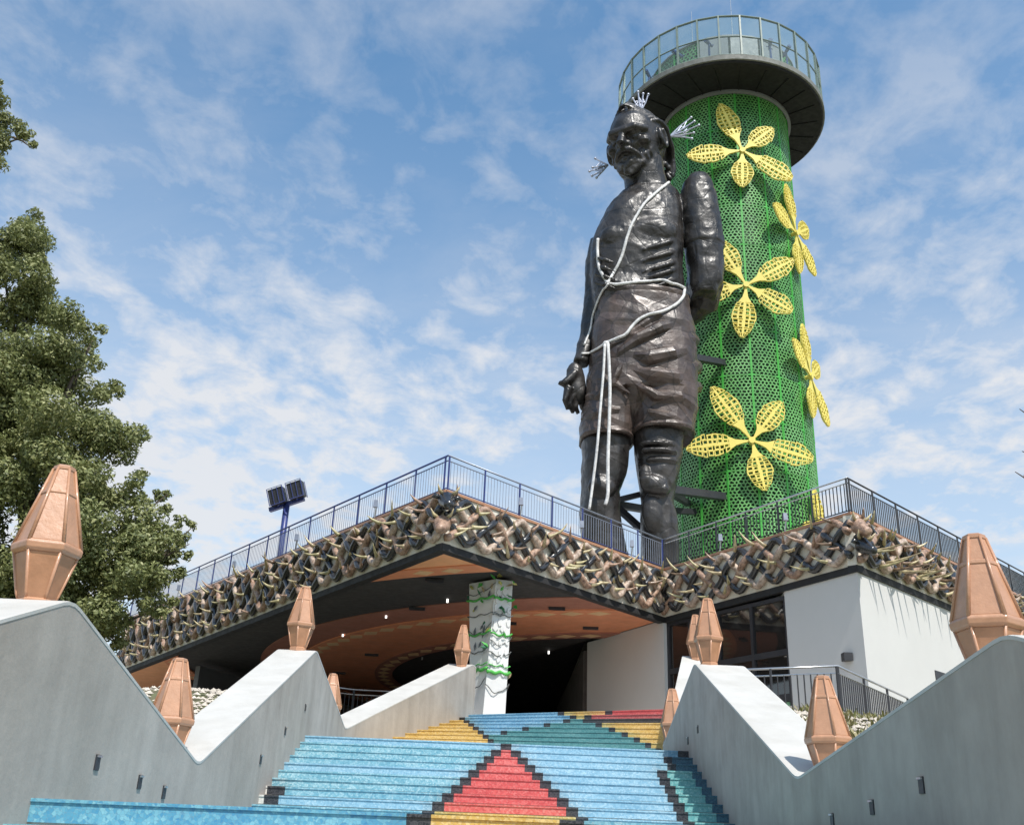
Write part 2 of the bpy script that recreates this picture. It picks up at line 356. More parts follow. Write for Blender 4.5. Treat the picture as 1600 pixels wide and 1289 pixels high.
# ------------------------------------------------------------------ stairs
XL, XR = -3.25, 3.2
def flight(name, label, steps, pat, depth):
    """steps: list from bottom of (left point, right point, z_top, z_bottom); pat(k from top) -> [(x0,x1,material)]"""
    c = (Vector(steps[0][0])+Vector(steps[0][1]))/2
    t = thing(name, label, 'stairs', (c.x, c.y, steps[0][3]), 'mosaic stair flights')
    n = len(steps)
    for i, (a, b, zt, zb) in enumerate(steps):
        k = n-1-i
        na, nb = (steps[i+1][0], steps[i+1][1]) if i < n-1 else ((a[0], a[1]+depth), (b[0], b[1]+depth))
        st = MB().prism([(a[0], a[1]), (b[0], b[1]), (nb[0], nb[1]+0.05), (na[0], na[1]+0.05)], zb-0.05, zt-0.012)
        so_ = obj('step', st, 'paving', t)
        for (x0, x1, mname) in pat(k):
            x0 = max(x0, a[0]); x1 = min(x1, b[0])
            if x1-x0 < 0.02: continue
            def P(x, A, B): u = (x-A[0])/(B[0]-A[0]); return A[1]+(B[1]-A[1])*u
            e = 0.0012; nose = 0.014
            y0, y1 = P(x0, a, b), P(x1, a, b)
            n0, n1 = P(x0, na, nb), P(x1, na, nb)
            q = MB()
            j = random.uniform(-0.002, 0.002)
            # riser facing and tread facing as one mosaic slab with a small nosing
            q.hexa([(x0+e, y0-0.012+j, zb+0.016), (x1-e, y1-0.012+j, zb+0.016), (x1-e, y1+0.002, zb+0.016), (x0+e, y0+0.002, zb+0.016),
                    (x0+e, y0-0.012+j, zt-0.022), (x1-e, y1-0.012+j, zt-0.022), (x1-e, y1+0.002, zt-0.022), (x0+e, y0+0.002, zt-0.022)])
            q.hexa([(x0+e, y0-nose-0.012, zt-0.022), (x1-e, y1-nose-0.012, zt-0.022), (x1-e, n1-0.016, zt-0.022), (x0+e, n0-0.016, zt-0.022),
                    (x0+e, y0-nose-0.012, zt), (x1-e, y1-nose-0.012, zt), (x1-e, n1-0.016, zt), (x0+e, n0-0.016, zt)])
            obj('mosaic_panel', q, mname, so_, fix=False)
    return t
# lower flight
st1 = [((XL-0.02, 7.5-0.34*(9-i)), (XR+0.02, 7.5-0.34*(9-i)), 0.17*(i+1), 0.17*i) for i in range(10)]
def pat1(k):
    c = 0.0; w = 0.62+0.12*k
    return [(XL-0.1, c-w, 'mo_blue_strong'), (c-w, c-w+0.17, 'mo_black'), (c-w+0.17, c+w-0.17, 'mo_yellow'), (c+w-0.17, c+w, 'mo_black'), (c+w, 2.4, 'mo_blue'), (2.4, 2.6, 'mo_black'), (2.6, XR+0.1, 'mo_teal_light')]
flight('stair_flight', 'nearest flight of strong blue mosaic steps at the bottom of the picture', st1, pat1, 6.76)
# middle flight
st2 = [((XL-0.02, 17.5-0.36*(9-i)), (XR+0.02, 17.5-0.36*(9-i)), 1.70+0.128*(i+1), 1.70+0.128*i) for i in range(10)]
def pat2(k):
    c = 0.13; r = max(0, 0.08+(k-1)*0.108); rm = 'mo_red' if k < 9 else 'mo_yellow'
    w = r+0.165 if k else 0.09
    p = []
    x = XL-0.1
    if k in (7, 8): p += [(x, XL+0.02+0.05*(k-7), 'mo_white'), (XL+0.02+0.05*(k-7), XL+0.27, 'mo_black')]; x = XL+0.27
    p += [(x, c-w, 'mo_blue' if k % 4 else 'mo_blue_pale')]
    if k: p += [(c-w, c-r, 'mo_black'), (c-r, c+r, rm), (c+r, c+w, 'mo_black')]
    else: p += [(c-w, c+w, 'mo_black')]
    s = 2.48+0.02*(k % 2)
    if k == 0: p += [(c+w, 2.85, 'mo_blue_pale'), (2.85, 3.02, 'mo_sky'), (3.02, XR+0.1, 'mo_black')]
    elif k < 3: p += [(c+w, 2.72, 'mo_blue_pale'), (2.72, 2.86, 'mo_black'), (2.86, XR+0.1, 'mo_shadow_blue')]
    else: p += [(c+w, s, 'mo_blue_pale'), (s, s+0.16, 'mo_black'), (s+0.16, s+0.55, 'mo_teal_light'), (s+0.55, XR+0.1, 'mo_shadow_blue')]  # last strip: wall shadow at the right edge put into the mosaic colour
    return p
flight('stair_flight', 'middle flight of pale blue mosaic steps with stepped red triangle', st2, pat2, 5.0)
# upper flight, steps fan out towards the left
st3 = []
for i in range(11):
    u = i/10
    zb = 2.98+0.143*i; zt = zb+0.143
    yl = 22.3+u*6.2; yr = 21.7+u*3.15
    xl = -3.25+(yl-22.0)*0.378-0.3
    st3.append(((xl, yl), (4.75, yr), zt, zb))
def pat3(k):
    zt = st3[10-k][2]
    def X(px_): return atz(px_, 1113+6.6*k, zt).x
    yb = X(710+7.5*k); y2 = X(719+7.5*k)
    p = [(-9, yb, 'mo_yellow'), (yb, y2, 'mo_black')]
    rows = {0: [(y2, X(871), 'mo_sky'), (X(871), X(881), 'mo_black'), (X(881), X(943), 'mo_yellow'), (X(943), X(954), 'mo_black'), (X(954), 9, 'mo_red')],
            1: [(y2, X(889), 'mo_sky'), (X(889), X(899), 'mo_black'), (X(899), X(911), 'mo_yellow'), (X(911), X(922), 'mo_black'), (X(922), 9, 'mo_red')],
            2: [(y2, X(878), 'mo_sky'), (X(878), X(889), 'mo_black'), (X(889), X(908), 'mo_teal'), (X(908), 9, 'mo_black')]}
    if k in rows: return p+rows[k]
    a_ = 848-33*(k-3); b_ = 927+20.5*(k-3)
    return p+[(y2, X(a_), 'mo_sky'), (X(a_), X(a_+10), 'mo_black'), (X(max(a_+10, 0)), X(b_), 'mo_teal'), (X(b_), X(b_+10), 'mo_black'), (X(b_+10), 9, 'mo_yellow')] if y2 < X(a_) else p+[(y2, X(b_), 'mo_teal'), (X(b_), X(b_+10), 'mo_black'), (X(b_+10), 9, 'mo_yellow')]
flight('stair_flight', 'upper flight of mosaic steps in yellow, blue, teal and red', st3, pat3, 1.0)

# ------------------------------------------------------------------ zigzag stair walls
def smooth_profile(pts, rad=0.16):
    o = [pts[0]]
    for a, b, c in zip(pts, pts[1:], pts[2:]):
        A, B, C = map(Vector, (a, b, c))
        d1 = (A-B).normalized()*rad; d2 = (C-B).normalized()*rad
        for t in (0, 0.33, 0.66, 1): 
            p = (B+d1)*(1-t)**2 + B*2*t*(1-t) + (B+d2)*t*t
            o.append(tuple(p))
    o.append(pts[-1]); return o
def stair_wall(label, pts, thick, side, lights):
    """pts: (x, y, z) along the inner face top; side -1 left wall (thickness towards -x), +1 right wall"""
    t = thing('stair_wall', label, 'wall', (pts[0][0]+side*thick/2, pts[0][1], 0), 'zigzag stair walls')
    P = smooth_profile(pts)
    bod = MB(); cop = MB(); rings = []; cr = []
    for (x, y, z) in P:
        zb = stair_z(y)-1.2
        xo = x+side*thick
        rings.append([(x, y, zb), (x, y, z-0.03), (xo, y, z-0.03), (xo, y, zb)])
        cr.append([(x-side*0.004, y, z-0.03), (x-side*0.004, y, z-0.004), (x+side*0.02, y, z), (xo-side*0.02, y, z), (xo+side*0.004, y, z-0.004), (xo+side*0.004, y, z-0.03)])
    bod.loft(rings); cop.loft(cr)
    w = obj('wall_body', bod, 'concrete', t)
    obj('coping', cop, 'coping', t)
    for (y, z, s) in lights:
        x = next(a[0]+(b[0]-a[0])*(y-a[1])/(b[1]-a[1]) for a, b in zip(pts, pts[1:]) if a[1] <= y <= b[1])
        l = MB(); l.box((x-0.012, y-0.045*s, z-0.06*s), (x+0.012, y+0.045*s, z+0.06*s))
        lo = obj('step_light', l, 'black_metal', t)
        h = MB(); h.box((x-side*0.012-0.014, y-0.04*s, z+0.04*s), (x-side*0.012+0.014, y+0.04*s, z+0.055*s)); obj('hood', h, 'steel', lo)
    return t
WLp = [(XL, 3.6, 1.75), (XL, 7.48, 3.10), (XL, 11.45, 2.17), (XL, 17.66, 4.43), (XL, 21.96, 3.50), (-0.79, 28.5, 5.95), (-0.72, 28.75, 5.9)]
WRp = [(XR, 3.2, 1.9), (XR, 6.32, 2.90), (XR, 11.2, 2.26), (XR, 16.71, 4.32), (XR, 20.26, 3.25), (4.50, 25.0, 5.85), (4.56, 25.3, 5.8)]
stair_wall('grey concrete zigzag wall along the left of the stairs, sunlit', WLp, 0.66, -1, [(8.55, 2.0, 1), (9.65, 1.9, 1), (10.4, 1.84, 1), (14.4, 2.4, 1), (15.8, 2.9, 1), (17.2, 3.4, 0.9)])
stair_wall('grey concrete zigzag wall along the right of the stairs, shaded', WRp, 0.80, 1, [(7.9, 2.05, 1), (9.0, 1.92, 1), (10.1, 1.83, 1), (16.6, 3.25, 1), (17.5, 3.15, 1)])

# ------------------------------------------------------------------ copper finials on the walls
def make_finial():
    H = 1.10
    t = thing('finial', 'x', 'finial', (0, 0, 0))
    def hexr(r, z, n=6): return [(r*math.cos(math.pi/3*k), r*math.sin(math.pi/3*k), z) for k in range(n)]
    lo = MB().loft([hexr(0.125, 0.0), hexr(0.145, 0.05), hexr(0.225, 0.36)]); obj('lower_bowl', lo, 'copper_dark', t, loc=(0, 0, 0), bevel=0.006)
    rm = MB().loft([hexr(0.228, 0.36), hexr(0.256, 0.38), hexr(0.262, 0.425), hexr(0.245, 0.45)]); obj('rim_band', rm, 'copper', t, loc=(0, 0, 0), bevel=0.008)
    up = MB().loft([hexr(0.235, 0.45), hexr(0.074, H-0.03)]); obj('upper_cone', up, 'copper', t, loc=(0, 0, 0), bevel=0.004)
    cl_ = MB().loft([hexr(0.136, 0.845), hexr(0.140, 0.852), hexr(0.134, 0.878), hexr(0.128, 0.882)]); obj('collar_band', cl_, 'copper', t, loc=(0, 0, 0), bevel=0.004)
    cp = MB().loft([hexr(0.078, H-0.045), hexr(0.085, H-0.04), hexr(0.083, H-0.01), hexr(0.062, H), hexr(0.05, H-0.02)]); obj('cap', cp, 'copper', t, loc=(0, 0, 0), bevel=0.003)
    ft = MB().loft([hexr(0.15, -0.05), hexr(0.15, 0.012), hexr(0.128, 0.03)]); obj('foot', ft, 'copper', t, loc=(0, 0, 0))
    rb = MB().tube([(0.240, 0, 0.44), (0.080, 0, H-0.03)], [0.017, 0.011], 6); rme = rb.mesh('upper_rib'); fixn(rme)
    lb = MB().tube([(0.130, 0, 0.02), (0.146, 0, 0.06), (0.226, 0, 0.37)], [0.010, 0.012, 0.014], 6); lme = lb.mesh('lower_rib'); fixn(lme)
    for k in range(6):
        obj('upper_rib', rme, 'copper', t, loc=(0, 0, 0), rotz=math.pi/3*k, fix=False, smooth=True)
        obj('lower_rib', lme, 'copper', t, loc=(0, 0, 0), rotz=math.pi/3*k, fix=False, smooth=True)
    return t
fin0 = make_finial()
FIN = [((-3.56, 7.55, 3.07), 0.35, 1.0, 'largest copper finial on the nearest peak of the left stair wall'),
       ((-3.72, 11.75, 2.20), 0.20, 1.02, 'copper finial in the first dip of the left stair wall'),
       ((-3.58, 17.66, 4.43), 0.50, 1.0, 'copper finial on the second peak of the left stair wall'),
       ((-3.62, 21.9, 3.52), 0.30, 1.0, 'copper finial in the second dip of the left stair wall'),
       ((-1.12, 28.2, 5.82), 0.52, 1.05, 'small copper finial on the wall end beside the white pillar'),
       ((3.58, 7.30, 2.74), 0.62, 1.0, 'largest copper finial on the nearest peak of the right stair wall'),
       ((3.62, 11.35, 2.26), 0.55, 1.0, 'copper finial in the first dip of the right stair wall'),
       ((3.45, 16.75, 4.31), 0.52, 1.0, 'copper finial on the second peak of the right stair wall'),
       ((3.42, 20.35, 3.28), 0.52, 1.0, 'copper finial in the second dip of the right stair wall'),
       ((4.80, 24.8, 5.72), 0.52, 1.0, 'copper finial half hidden behind the finial of the second right peak')]
for i, (p, rz, s, lab) in enumerate(FIN):
    f = fin0 if i == 0 else dup(fin0)
    f.location = p; f.rotation_euler = (random.uniform(-0.012, 0.012), random.uniform(-0.012, 0.012), rz); f.scale = (s, s, s)
    tag(f, lab, 'finial', 'copper finials on the stair walls')

# ------------------------------------------------------------------ pavilion building
A2 = Vector((-1.8, 27.0)); V2 = Vector((5.7, 35.0)); B2 = Vector((10.0, 27.5))
dL = Vector((-12.9, 17.07)).normalized(); L2 = A2+dL*27.5; dRr = Vector((0.71, 0.70)).normalized(); R2 = B2+dRr*30
ZT = 10.58
# soffit plane through A, V and the drooping left end
pa = Vector((A2.x, A2.y, 8.84)); pv = Vector((V2.x, V2.y, 8.66)); pl = Vector((-17.5, 47.8, 7.92))
pn = (pv-pa).cross(pl-pa).normalized()
def soff(p): return pa.z-((p[0]-pa.x)*pn.x+(p[1]-pa.y)*pn.y)/pn.z
ZB = 8.84
pav = thing('pavilion', 'zigzag roofed white pavilion with horn relief cornice and orange ceiling', 'building', (0, 40, 4.5))
# roof slabs
rp = [tuple(L2), tuple(A2), tuple(V2), tuple(B2), tuple(R2), (R2.x, 75), (L2.x, 75)]
def inset(poly, d):
    n = len(poly); o = []
    for i in range(n):
        a = Vector(poly[i-1]); b = Vector(poly[i]); c = Vector(poly[(i+1) % n])
        n1 = Vector((-(b-a).y, (b-a).x)).normalized(); n2 = Vector((-(c-b).y, (c-b).x)).normalized()
        m_ = (n1+n2); m_ = m_/max(0.3, m_.dot(n1)) if m_.length > 1e-6 else n1
        o.append(tuple(b+m_*d))
    return o
rin = inset(rp, 0.14)
obj('roof_slab', MB().prism([rin[1], rin[2], rin[3], rin[4], rin[5], rin[6], rin[0]], 10.0, 10.50), 'paving', pav)
edges = [(L2, A2, 'left'), (A2, V2, 'mid'), (V2, B2, 'inner'), (B2, R2, 'right')]
def zlow(p, key):
    if key in ('left', 'mid'): return soff(p)
    if key == 'inner':
        u = (Vector(p)-V2).length/(B2-V2).length; return 8.66+(8.84-8.66)*u
    return 8.84
def facade(a, b, key):
    d = (b-a).normalized(); n = Vector((d.y, -d.x)); L = (b-a).length     # outward normal
    # cream backing, dark drip edge, top coping
    th = 0.28
    def P(s, off, z): q = a+d*s+n*off; return Vector((q.x, q.y, z))
    za, zb_ = zlow(a, key)+0.17, zlow(b, key)+0.17
    e0, e1 = (0.0, 0.0)
    bk = MB().hexa([P(0, -th, za), P(0, 0, za), P(L, 0, zb_), P(L, -th, zb_), P(0, -th, ZT-0.08), P(0, 0, ZT-0.08), P(L, 0, ZT-0.08), P(L, -th, ZT-0.08)])
    fac = obj('facade_relief', bk, 'cream', pav)
    dr = MB().hexa([P(0, -th, za-0.2), P(0, 0.012, za-0.2), P(L, 0.012, zb_-0.2), P(L, -th, zb_-0.2), P(0, -th, za-0.002), P(0, 0.012, za-0.002), P(L, 0.012, zb_-0.002), P(L, -th, zb_-0.002)])
    obj('drip_edge', dr, 'dark_soffit', pav)
    tp = MB().hexa([P(0, -th, ZT-0.078), P(0, 0.05, ZT-0.078), P(L, 0.05, ZT-0.078), P(L, -th, ZT-0.078), P(0, -th, ZT), P(0, 0.05, ZT), P(L, 0.05, ZT), P(L, -th, ZT)])
    obj('roof_edge', tp, 'copper_dark', pav)
    # woven snakes
    Lr = L if key not in ('right',) else min(L, 19.0)
    per = 3.2; ns = 4; step = 0.11
    def wave(x):
        u = (x/per) % 1.0; tri = 1-abs(2*u-1)          # 0..1..0
        return 0.5-0.5*math.cos(math.pi*(0.10+0.80*tri)) if False else tri
    def vv(x):
        t = wave(x); 
        r = 0.13
        f_ = t*t/(2*r)+r/2 if t < r else (1-((1-t)**2/(2*r)+r/2) if t > 1-r else t)
        return (f_-r/2)/(1-r)
    sides = 8
    for i in range(ns):
        pts = []; s = 0.0
        while s <= Lr+1e-6:
            lo = zlow(a+d*s, key)+0.17+0.14; hi = ZT-0.20
            x = s+i*per/ns
            z = lo+(hi-lo)*vv(x)
            # over/under weave
            off = 0.09+0.045*math.sin(2*math.pi*(x/per)*ns+(0 if (x/per) % 1 < 0.5 else math.pi))
            pts.append(P(s, off, z)); s += step
        tb = MB(); tb.tube(pts, [0.112+0.006*math.sin(j*0.37+i) for j in range(len(pts))], sides)
        m_ = ('snake_brown', 'snake_black', 'snake_tan', 'snake_black')[i]
        obj('snake_strand', tb, m_, fac, smooth=True)
        # horns along the strand
        s = random.uniform(0.1, 0.4)
        while s < Lr-0.1:
            lo = zlow(a+d*s, key)+0.17+0.14; hi = ZT-0.20
            z = lo+(hi-lo)*vv(s+i*per/ns); z2 = lo+(hi-lo)*vv(s+0.1+i*per/ns)
            horn(fac, P(s, 0.20, z), d, n, 1 if z2 > z else -1, z > hi-0.25, i)
            s += random.uniform(0.62, 0.98)
    if key == 'right':                   # long horns jutting out above the lit white wall
        s = 0.5
        while s < 12:
            lo = zlow(a+d*s, key)+0.30; p_ = P(s, 0.10, lo+random.uniform(0.0, 0.5)); o = bpy.data.objects.new('horn', random.choice(LONG)); COL.objects.link(o); o.parent = fac
            x = Vector((n.x, n.y, 0))+Vector((d.x, d.y, 0))*random.uniform(-0.35, 0.35)+Vector((0, 0, random.uniform(-0.25, 0.1))); x.normalize(); y = Vector((0, 0, 1)).cross(x).normalized(); z_ = x.cross(y)
            o.matrix_basis = Matrix.Translation(p_) @ Matrix((x, y, z_)).transposed().to_4x4(); s += random.uniform(0.25, 0.55)
    return fac
# horn meshes: curved taper, local x along length
def horn_mesh(L, bend, r):
    pts = []; rad = []
    for k in range(6):
        u = k/5; pts.append((L*u, 0, bend*L*u*u)); rad.append(r*(1-u)**0.8+0.006)
    m_ = MB().tube(pts, rad, 6); me = m_.mesh('horn'); fixn(me); me.polygons.foreach_set('use_smooth', [True]*len(me.polygons)); return me
HORN = []; LONG = []
for mn in ('horn_tan', 'horn_green', 'horn_dark'):
    for L_ in (0.85, 1.1):
        me = horn_mesh(L_, 0.12, 0.05); me.materials.append(MATS[mn]); LONG.append(me)
for mn in ('horn_tan', 'horn_green', 'horn_dark', 'snake_brown'):
    for L_, bnd in ((0.42, 0.22), (0.54, 0.32), (0.34, 0.12)):
        me = horn_mesh(L_, bnd, 0.058); me.materials.append(MATS[mn]); HORN.append(me)
def horn(parent, p, d, n, sgn, top, i):
    w = random.random()
    d3 = Vector((d.x, d.y, 0)); n3 = Vector((n.x, n.y, 0)); u3 = Vector((0, 0, 1))
    sg = random.choice((-1, 1))
    if top: x = n3*0.8+u3*random.uniform(0.2, 0.75)+d3*random.choice((-1, 1))*random.uniform(0.4, 1.0)
    else: x = d3*sg*random.uniform(0.6, 1.2)+n3*random.uniform(0.35, 0.9)+u3*random.uniform(-0.3, 0.25)
    x.normalize(); y = u3.cross(x)
    y = y.normalized() if y.length > 1e-3 else d3; z = x.cross(y)
    me = HORN[random.choice((0, 0, 1, 1, 2, 3, 3, 4, 4, 5, 6, 7, 9, 10))]
    o = bpy.data.objects.new('horn', me); COL.objects.link(o); o.parent = parent
    k = random.uniform(0.8, 1.15)
    o.matrix_basis = Matrix.Translation(p) @ Matrix((x, y, z)).transposed().to_4x4() @ Matrix.Diagonal((k, k, k, 1))
facs = {}
for a, b, key in edges: facs[key] = facade(a, b, key)
# bull heads at the corners
def bull_head(parent, p, fwd, mname, s=1.0):
    f = Vector((fwd[0], fwd[1], -0.35)).normalized(); r = Vector((0, 0, 1)).cross(f).normalized(); u = f.cross(r)
    def T(a, b, c): return Vector(p)+(r*a+f*b+u*c)*s
    h = MB()
    rings = []
    for b_, w, hh, dz in ((-0.1, 0.22, 0.24, 0.05), (0.05, 0.27, 0.27, 0.05), (0.2, 0.23, 0.23, 0.0), (0.4, 0.16, 0.16, -0.05), (0.52, 0.15, 0.14, -0.06), (0.58, 0.09, 0.08, -0.06)):
        rings.append([T(w*math.cos(a), b_, hh*math.sin(a)+dz) for a in [2*math.pi*k/12 for k in range(12)]])
    h.loft(rings)
    for sg in (-1, 1):
        h.tube([T(sg*0.2, 0.0, 0.12), T(sg*0.36, -0.02, 0.16), T(sg*0.46, 0.0, 0.10)], [0.06, 0.08, 0.01], 6)
    ho = obj('bull_head', h, mname, parent, smooth=True)
    for sg in (-1, 1):
        hm = MB().tube([T(sg*0.14, 0.0, 0.24), T(sg*0.26, 0.05, 0.34), T(sg*0.34, 0.12, 0.52)], [0.06, 0.045, 0.008], 6)
        tag(obj('bull_horn', hm, 'horn_tan', parent, smooth=True))
bull_head(facs['mid'], (A2.x-0.02, A2.y-0.28, 9.42), (-0.05, -1), 'snake_brown', 0.95)
bull_head(facs['mid'], (A2.x+0.05, A2.y-0.26, 10.12), (0.25, -1), 'snake_black', 0.95)
bull_head(facs['right'], (B2.x+0.05, B2.y-0.28, 10.0), (0.3, -1), 'snake_brown', 0.9)
bull_head(facs['right'], (B2.x+0.12, B2.y-0.26, 9.45), (0.4, -1), 'snake_black', 0.9)

# ceiling rings under the canopy
CC = Vector((5.0, 48.0)); cut1 = (A2+Vector((0.0, 0.12)), dL); 
nL = Vector((dL.y, -dL.x)); dV = (V2-A2).normalized(); nV = Vector((dV.y, -dV.x))
if nL.dot(Vector((5, 50))-A2) < 0: nL = -nL
if nV.dot(Vector((-5, 45))-A2) < 0: nV = -nV
wb = (V2-B2).normalized(); nW = Vector((wb.y, -wb.x))
if nW.dot(Vector((-5, 45))-V2) < 0: nW = -nW
def clip(me, extra=None):
    bm = bmesh.new(); bm.from_mesh(me)
    cuts = [(A2, nL, 0.26), (A2, nV, 0.26), (V2, nW, 0.10)]
    for p, n_, off in cuts:
        q = p+n_*off
        bmesh.ops.bisect_plane(bm, geom=bm.verts[:]+bm.edges[:]+bm.faces[:], plane_co=(q.x, q.y, 0), plane_no=(n_.x, n_.y, 0), clear_inner=True)
    bm.to_mesh(me); bm.free(); return me
def annulus(r0_, r1_, dz, th=0.10):
    mb = MB(); N = 120
    a0, a1 = R(90), R(330)
    for k in range(N):
        qa = a0+(a1-a0)*k/N; qb = a0+(a1-a0)*(k+1)/N
        c = [(CC.x+r*math.cos(q), CC.y+r*math.sin(q)) for r, q in ((r0_, qa), (r1_, qa), (r1_, qb), (r0_, qb))]
        n_ = len(mb.v)
        mb.v += [(x, y, soff((x, y))+dz) for x, y in c]+[(x, y, soff((x, y))+dz+th) for x, y in c]
        mb.f += [(n_, n_+1, n_+2, n_+3), (n_+1, n_+5, n_+6, n_+2), (n_, n_+3, n_+7, n_+4), (n_+4, n_+7, n_+6, n_+5)]; mb.mi += [0]*4
    return mb
def ring(r0_, r1_, dz, mname):
    me = clip(annulus(r0_, r1_, dz).mesh('ceiling_ring'))
    bm = bmesh.new(); bm.from_mesh(me); bmesh.ops.remove_doubles(bm, verts=bm.verts[:], dist=1e-4); left = set(bm.faces); first = None
    while left:
        st_ = [left.pop()]; isl = []
        while st_:
            f_ = st_.pop(); isl.append(f_)
            for e_ in f_.edges:
                for g_ in e_.link_faces:
                    if g_ in left: left.remove(g_); st_.append(g_)
        q = MB(); idx = {}
        for f_ in isl:
            for v_ in f_.verts:
                if v_ not in idx: idx[v_] = len(q.v); q.v.append(tuple(v_.co))
            q.f.append(tuple(idx[v_] for v_ in f_.verts)); q.mi.append(0)
        o = obj('ceiling_ring', q, mname, pav, fix=False); first = first or o
    bm.free()
    return first
ring(20.25, 45, 0.06, 'ceil_orange')
bands = [(19.5, 20.25, 0.02), (13.6, 14.45, 0.02), (10.1, 10.9, 0.02), (5.2, 5.8, 0.02)]
ring(16.0, 19.5, 0.10, 'ceil_black'); ring(14.45, 16.0, 0.07, 'ceil_brown'); ring(10.9, 13.6, 0.07, 'ceil_rust'); ring(5.8, 10.1, 0.14, 'ceil_black'); ring(0.5, 5.2, 0.14, 'ceil_black')
def inside(x, y, mrg=0.6):
    p = Vector((x, y)); return (p-A2).dot(nL) > mrg and (p-A2).dot(nV) > mrg and (p-V2).dot(nW) > 0.4
for r0_, r1_, dz in bands:
    bo = ring(r0_, r1_, dz, 'ceil_rust' if r0_ > 12 else 'ceil_brown')
    rm_ = (r0_+r1_)/2; w = (r1_-r0_)*0.33; stp = 0.95/rm_ if rm_ > 6 else 0.16
    a = R(100)
    while a < R(320):
        x, y = CC.x+rm_*math.cos(a), CC.y+rm_*math.sin(a)
        if inside(x, y):
            er = Vector((math.cos(a), math.sin(a))); et = Vector((-er.y, er.x)); q = MB()
            c = [(x+et.x*w*1.5, y+et.y*w*1.5), (x+er.x*w, y+er.y*w), (x-et.x*w*1.5, y-et.y*w*1.5), (x-er.x*w, y-er.y*w)]
            q.prism(c, lambda p: soff(p)+dz-0.012, lambda p: soff(p)+dz+0.01)
            obj('diamond_inlay', q, 'diamond', bo)
        a += stp
# roof-void closure above the ceiling, interior walls, floor
vo_ = MB().prism([tuple(A2+nL*0.3+nV*0.3), tuple(V2+nV*0.3+nW*0.2), (3.3, 39.4), (3.3, 62), (-24, 62), tuple(L2+nL*0.3)], lambda p: soff(p)+0.32, 10.0)
obj('ceiling_void', vo_, 'dark_soffit', pav)
for k, (x, y) in enumerate(((-4.2, 35.5), (-6.2, 38.8), (-1.9, 33.0), (1.9, 41.0), (-3.4, 43.0))):
    c = MB(); z = soff((x, y)); c.tube([(x, y, z-0.02), (x, y, z+0.1)], 0.036, 12); obj('ceiling_lamp', c, 'lamp_lit' if k < 4 else 'steel', pav)
for k, (x, y) in enumerate(((-3.0, 34.2), (-1.0, 38.0), (-5.5, 42.5), (-2.2, 30.5), (1.8, 33.6), (3.2, 36.4), (-7.5, 47), (0.2, 36.0))):
    c = MB(); z = soff((x, y))+0.05; c.box((x-0.28, y-0.10, z-0.06), (x+0.28, y+0.10, z+0.02)); obj('ceiling_vent', c, 'black_metal', pav)
fl = MB().prism([(-26, 75), (-26, 50), (-14, 42), (-4.3, 29.4), (-1.0, 28.75), (4.6, 25.2), (7.2, 23.2), (9.6, 26.6), (34, 48), (34, 75)], 3.2, 4.55)
struct('terrace_floor', fl, 'paving')
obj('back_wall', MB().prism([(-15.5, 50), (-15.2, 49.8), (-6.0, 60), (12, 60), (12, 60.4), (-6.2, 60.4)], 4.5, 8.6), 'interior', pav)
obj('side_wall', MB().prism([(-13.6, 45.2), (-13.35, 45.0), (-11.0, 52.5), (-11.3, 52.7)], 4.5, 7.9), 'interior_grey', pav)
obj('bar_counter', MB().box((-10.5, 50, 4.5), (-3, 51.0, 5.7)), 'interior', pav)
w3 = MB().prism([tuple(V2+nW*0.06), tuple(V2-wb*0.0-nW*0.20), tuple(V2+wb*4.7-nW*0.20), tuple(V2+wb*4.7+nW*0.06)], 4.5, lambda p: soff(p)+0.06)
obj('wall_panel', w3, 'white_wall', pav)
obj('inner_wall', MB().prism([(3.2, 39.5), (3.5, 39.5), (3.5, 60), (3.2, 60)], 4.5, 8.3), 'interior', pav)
# white block below the right corner
P1 = B2+wb*2.9
nB = Vector((-wb.y, wb.x)); 
if nB.dot(Vector((-1, -1))) < 0: nB = -nB
nR = Vector((dRr.y, -dRr.x))
c0 = B2-nB*0.05-nR*0.05
blk = [tuple(c0), tuple(c0+dRr*28), tuple(c0+dRr*28+Vector((0, 8))), (9.5, 44), tuple(P1-nB*0.05)]
obj('white_block', MB().prism(blk, 2.5, 8.86), 'white_wall', pav)
obj('wall_vent', MB().prism([tuple(c0+dRr*4.55+nR*0.02), tuple(c0+dRr*5.9+nR*0.02), tuple(c0+dRr*5.9-nR*0.02), tuple(c0+dRr*4.55-nR*0.02)], 6.40, 6.68), 'black_metal', pav)
sb = P1-wb*2.25+nB*0.0
obj('wall_lamp', MB().box((sb.x-0.14, sb.y-0.16, 6.38), (sb.x+0.10, sb.y+0.1, 6.60)), 'black_metal', pav)
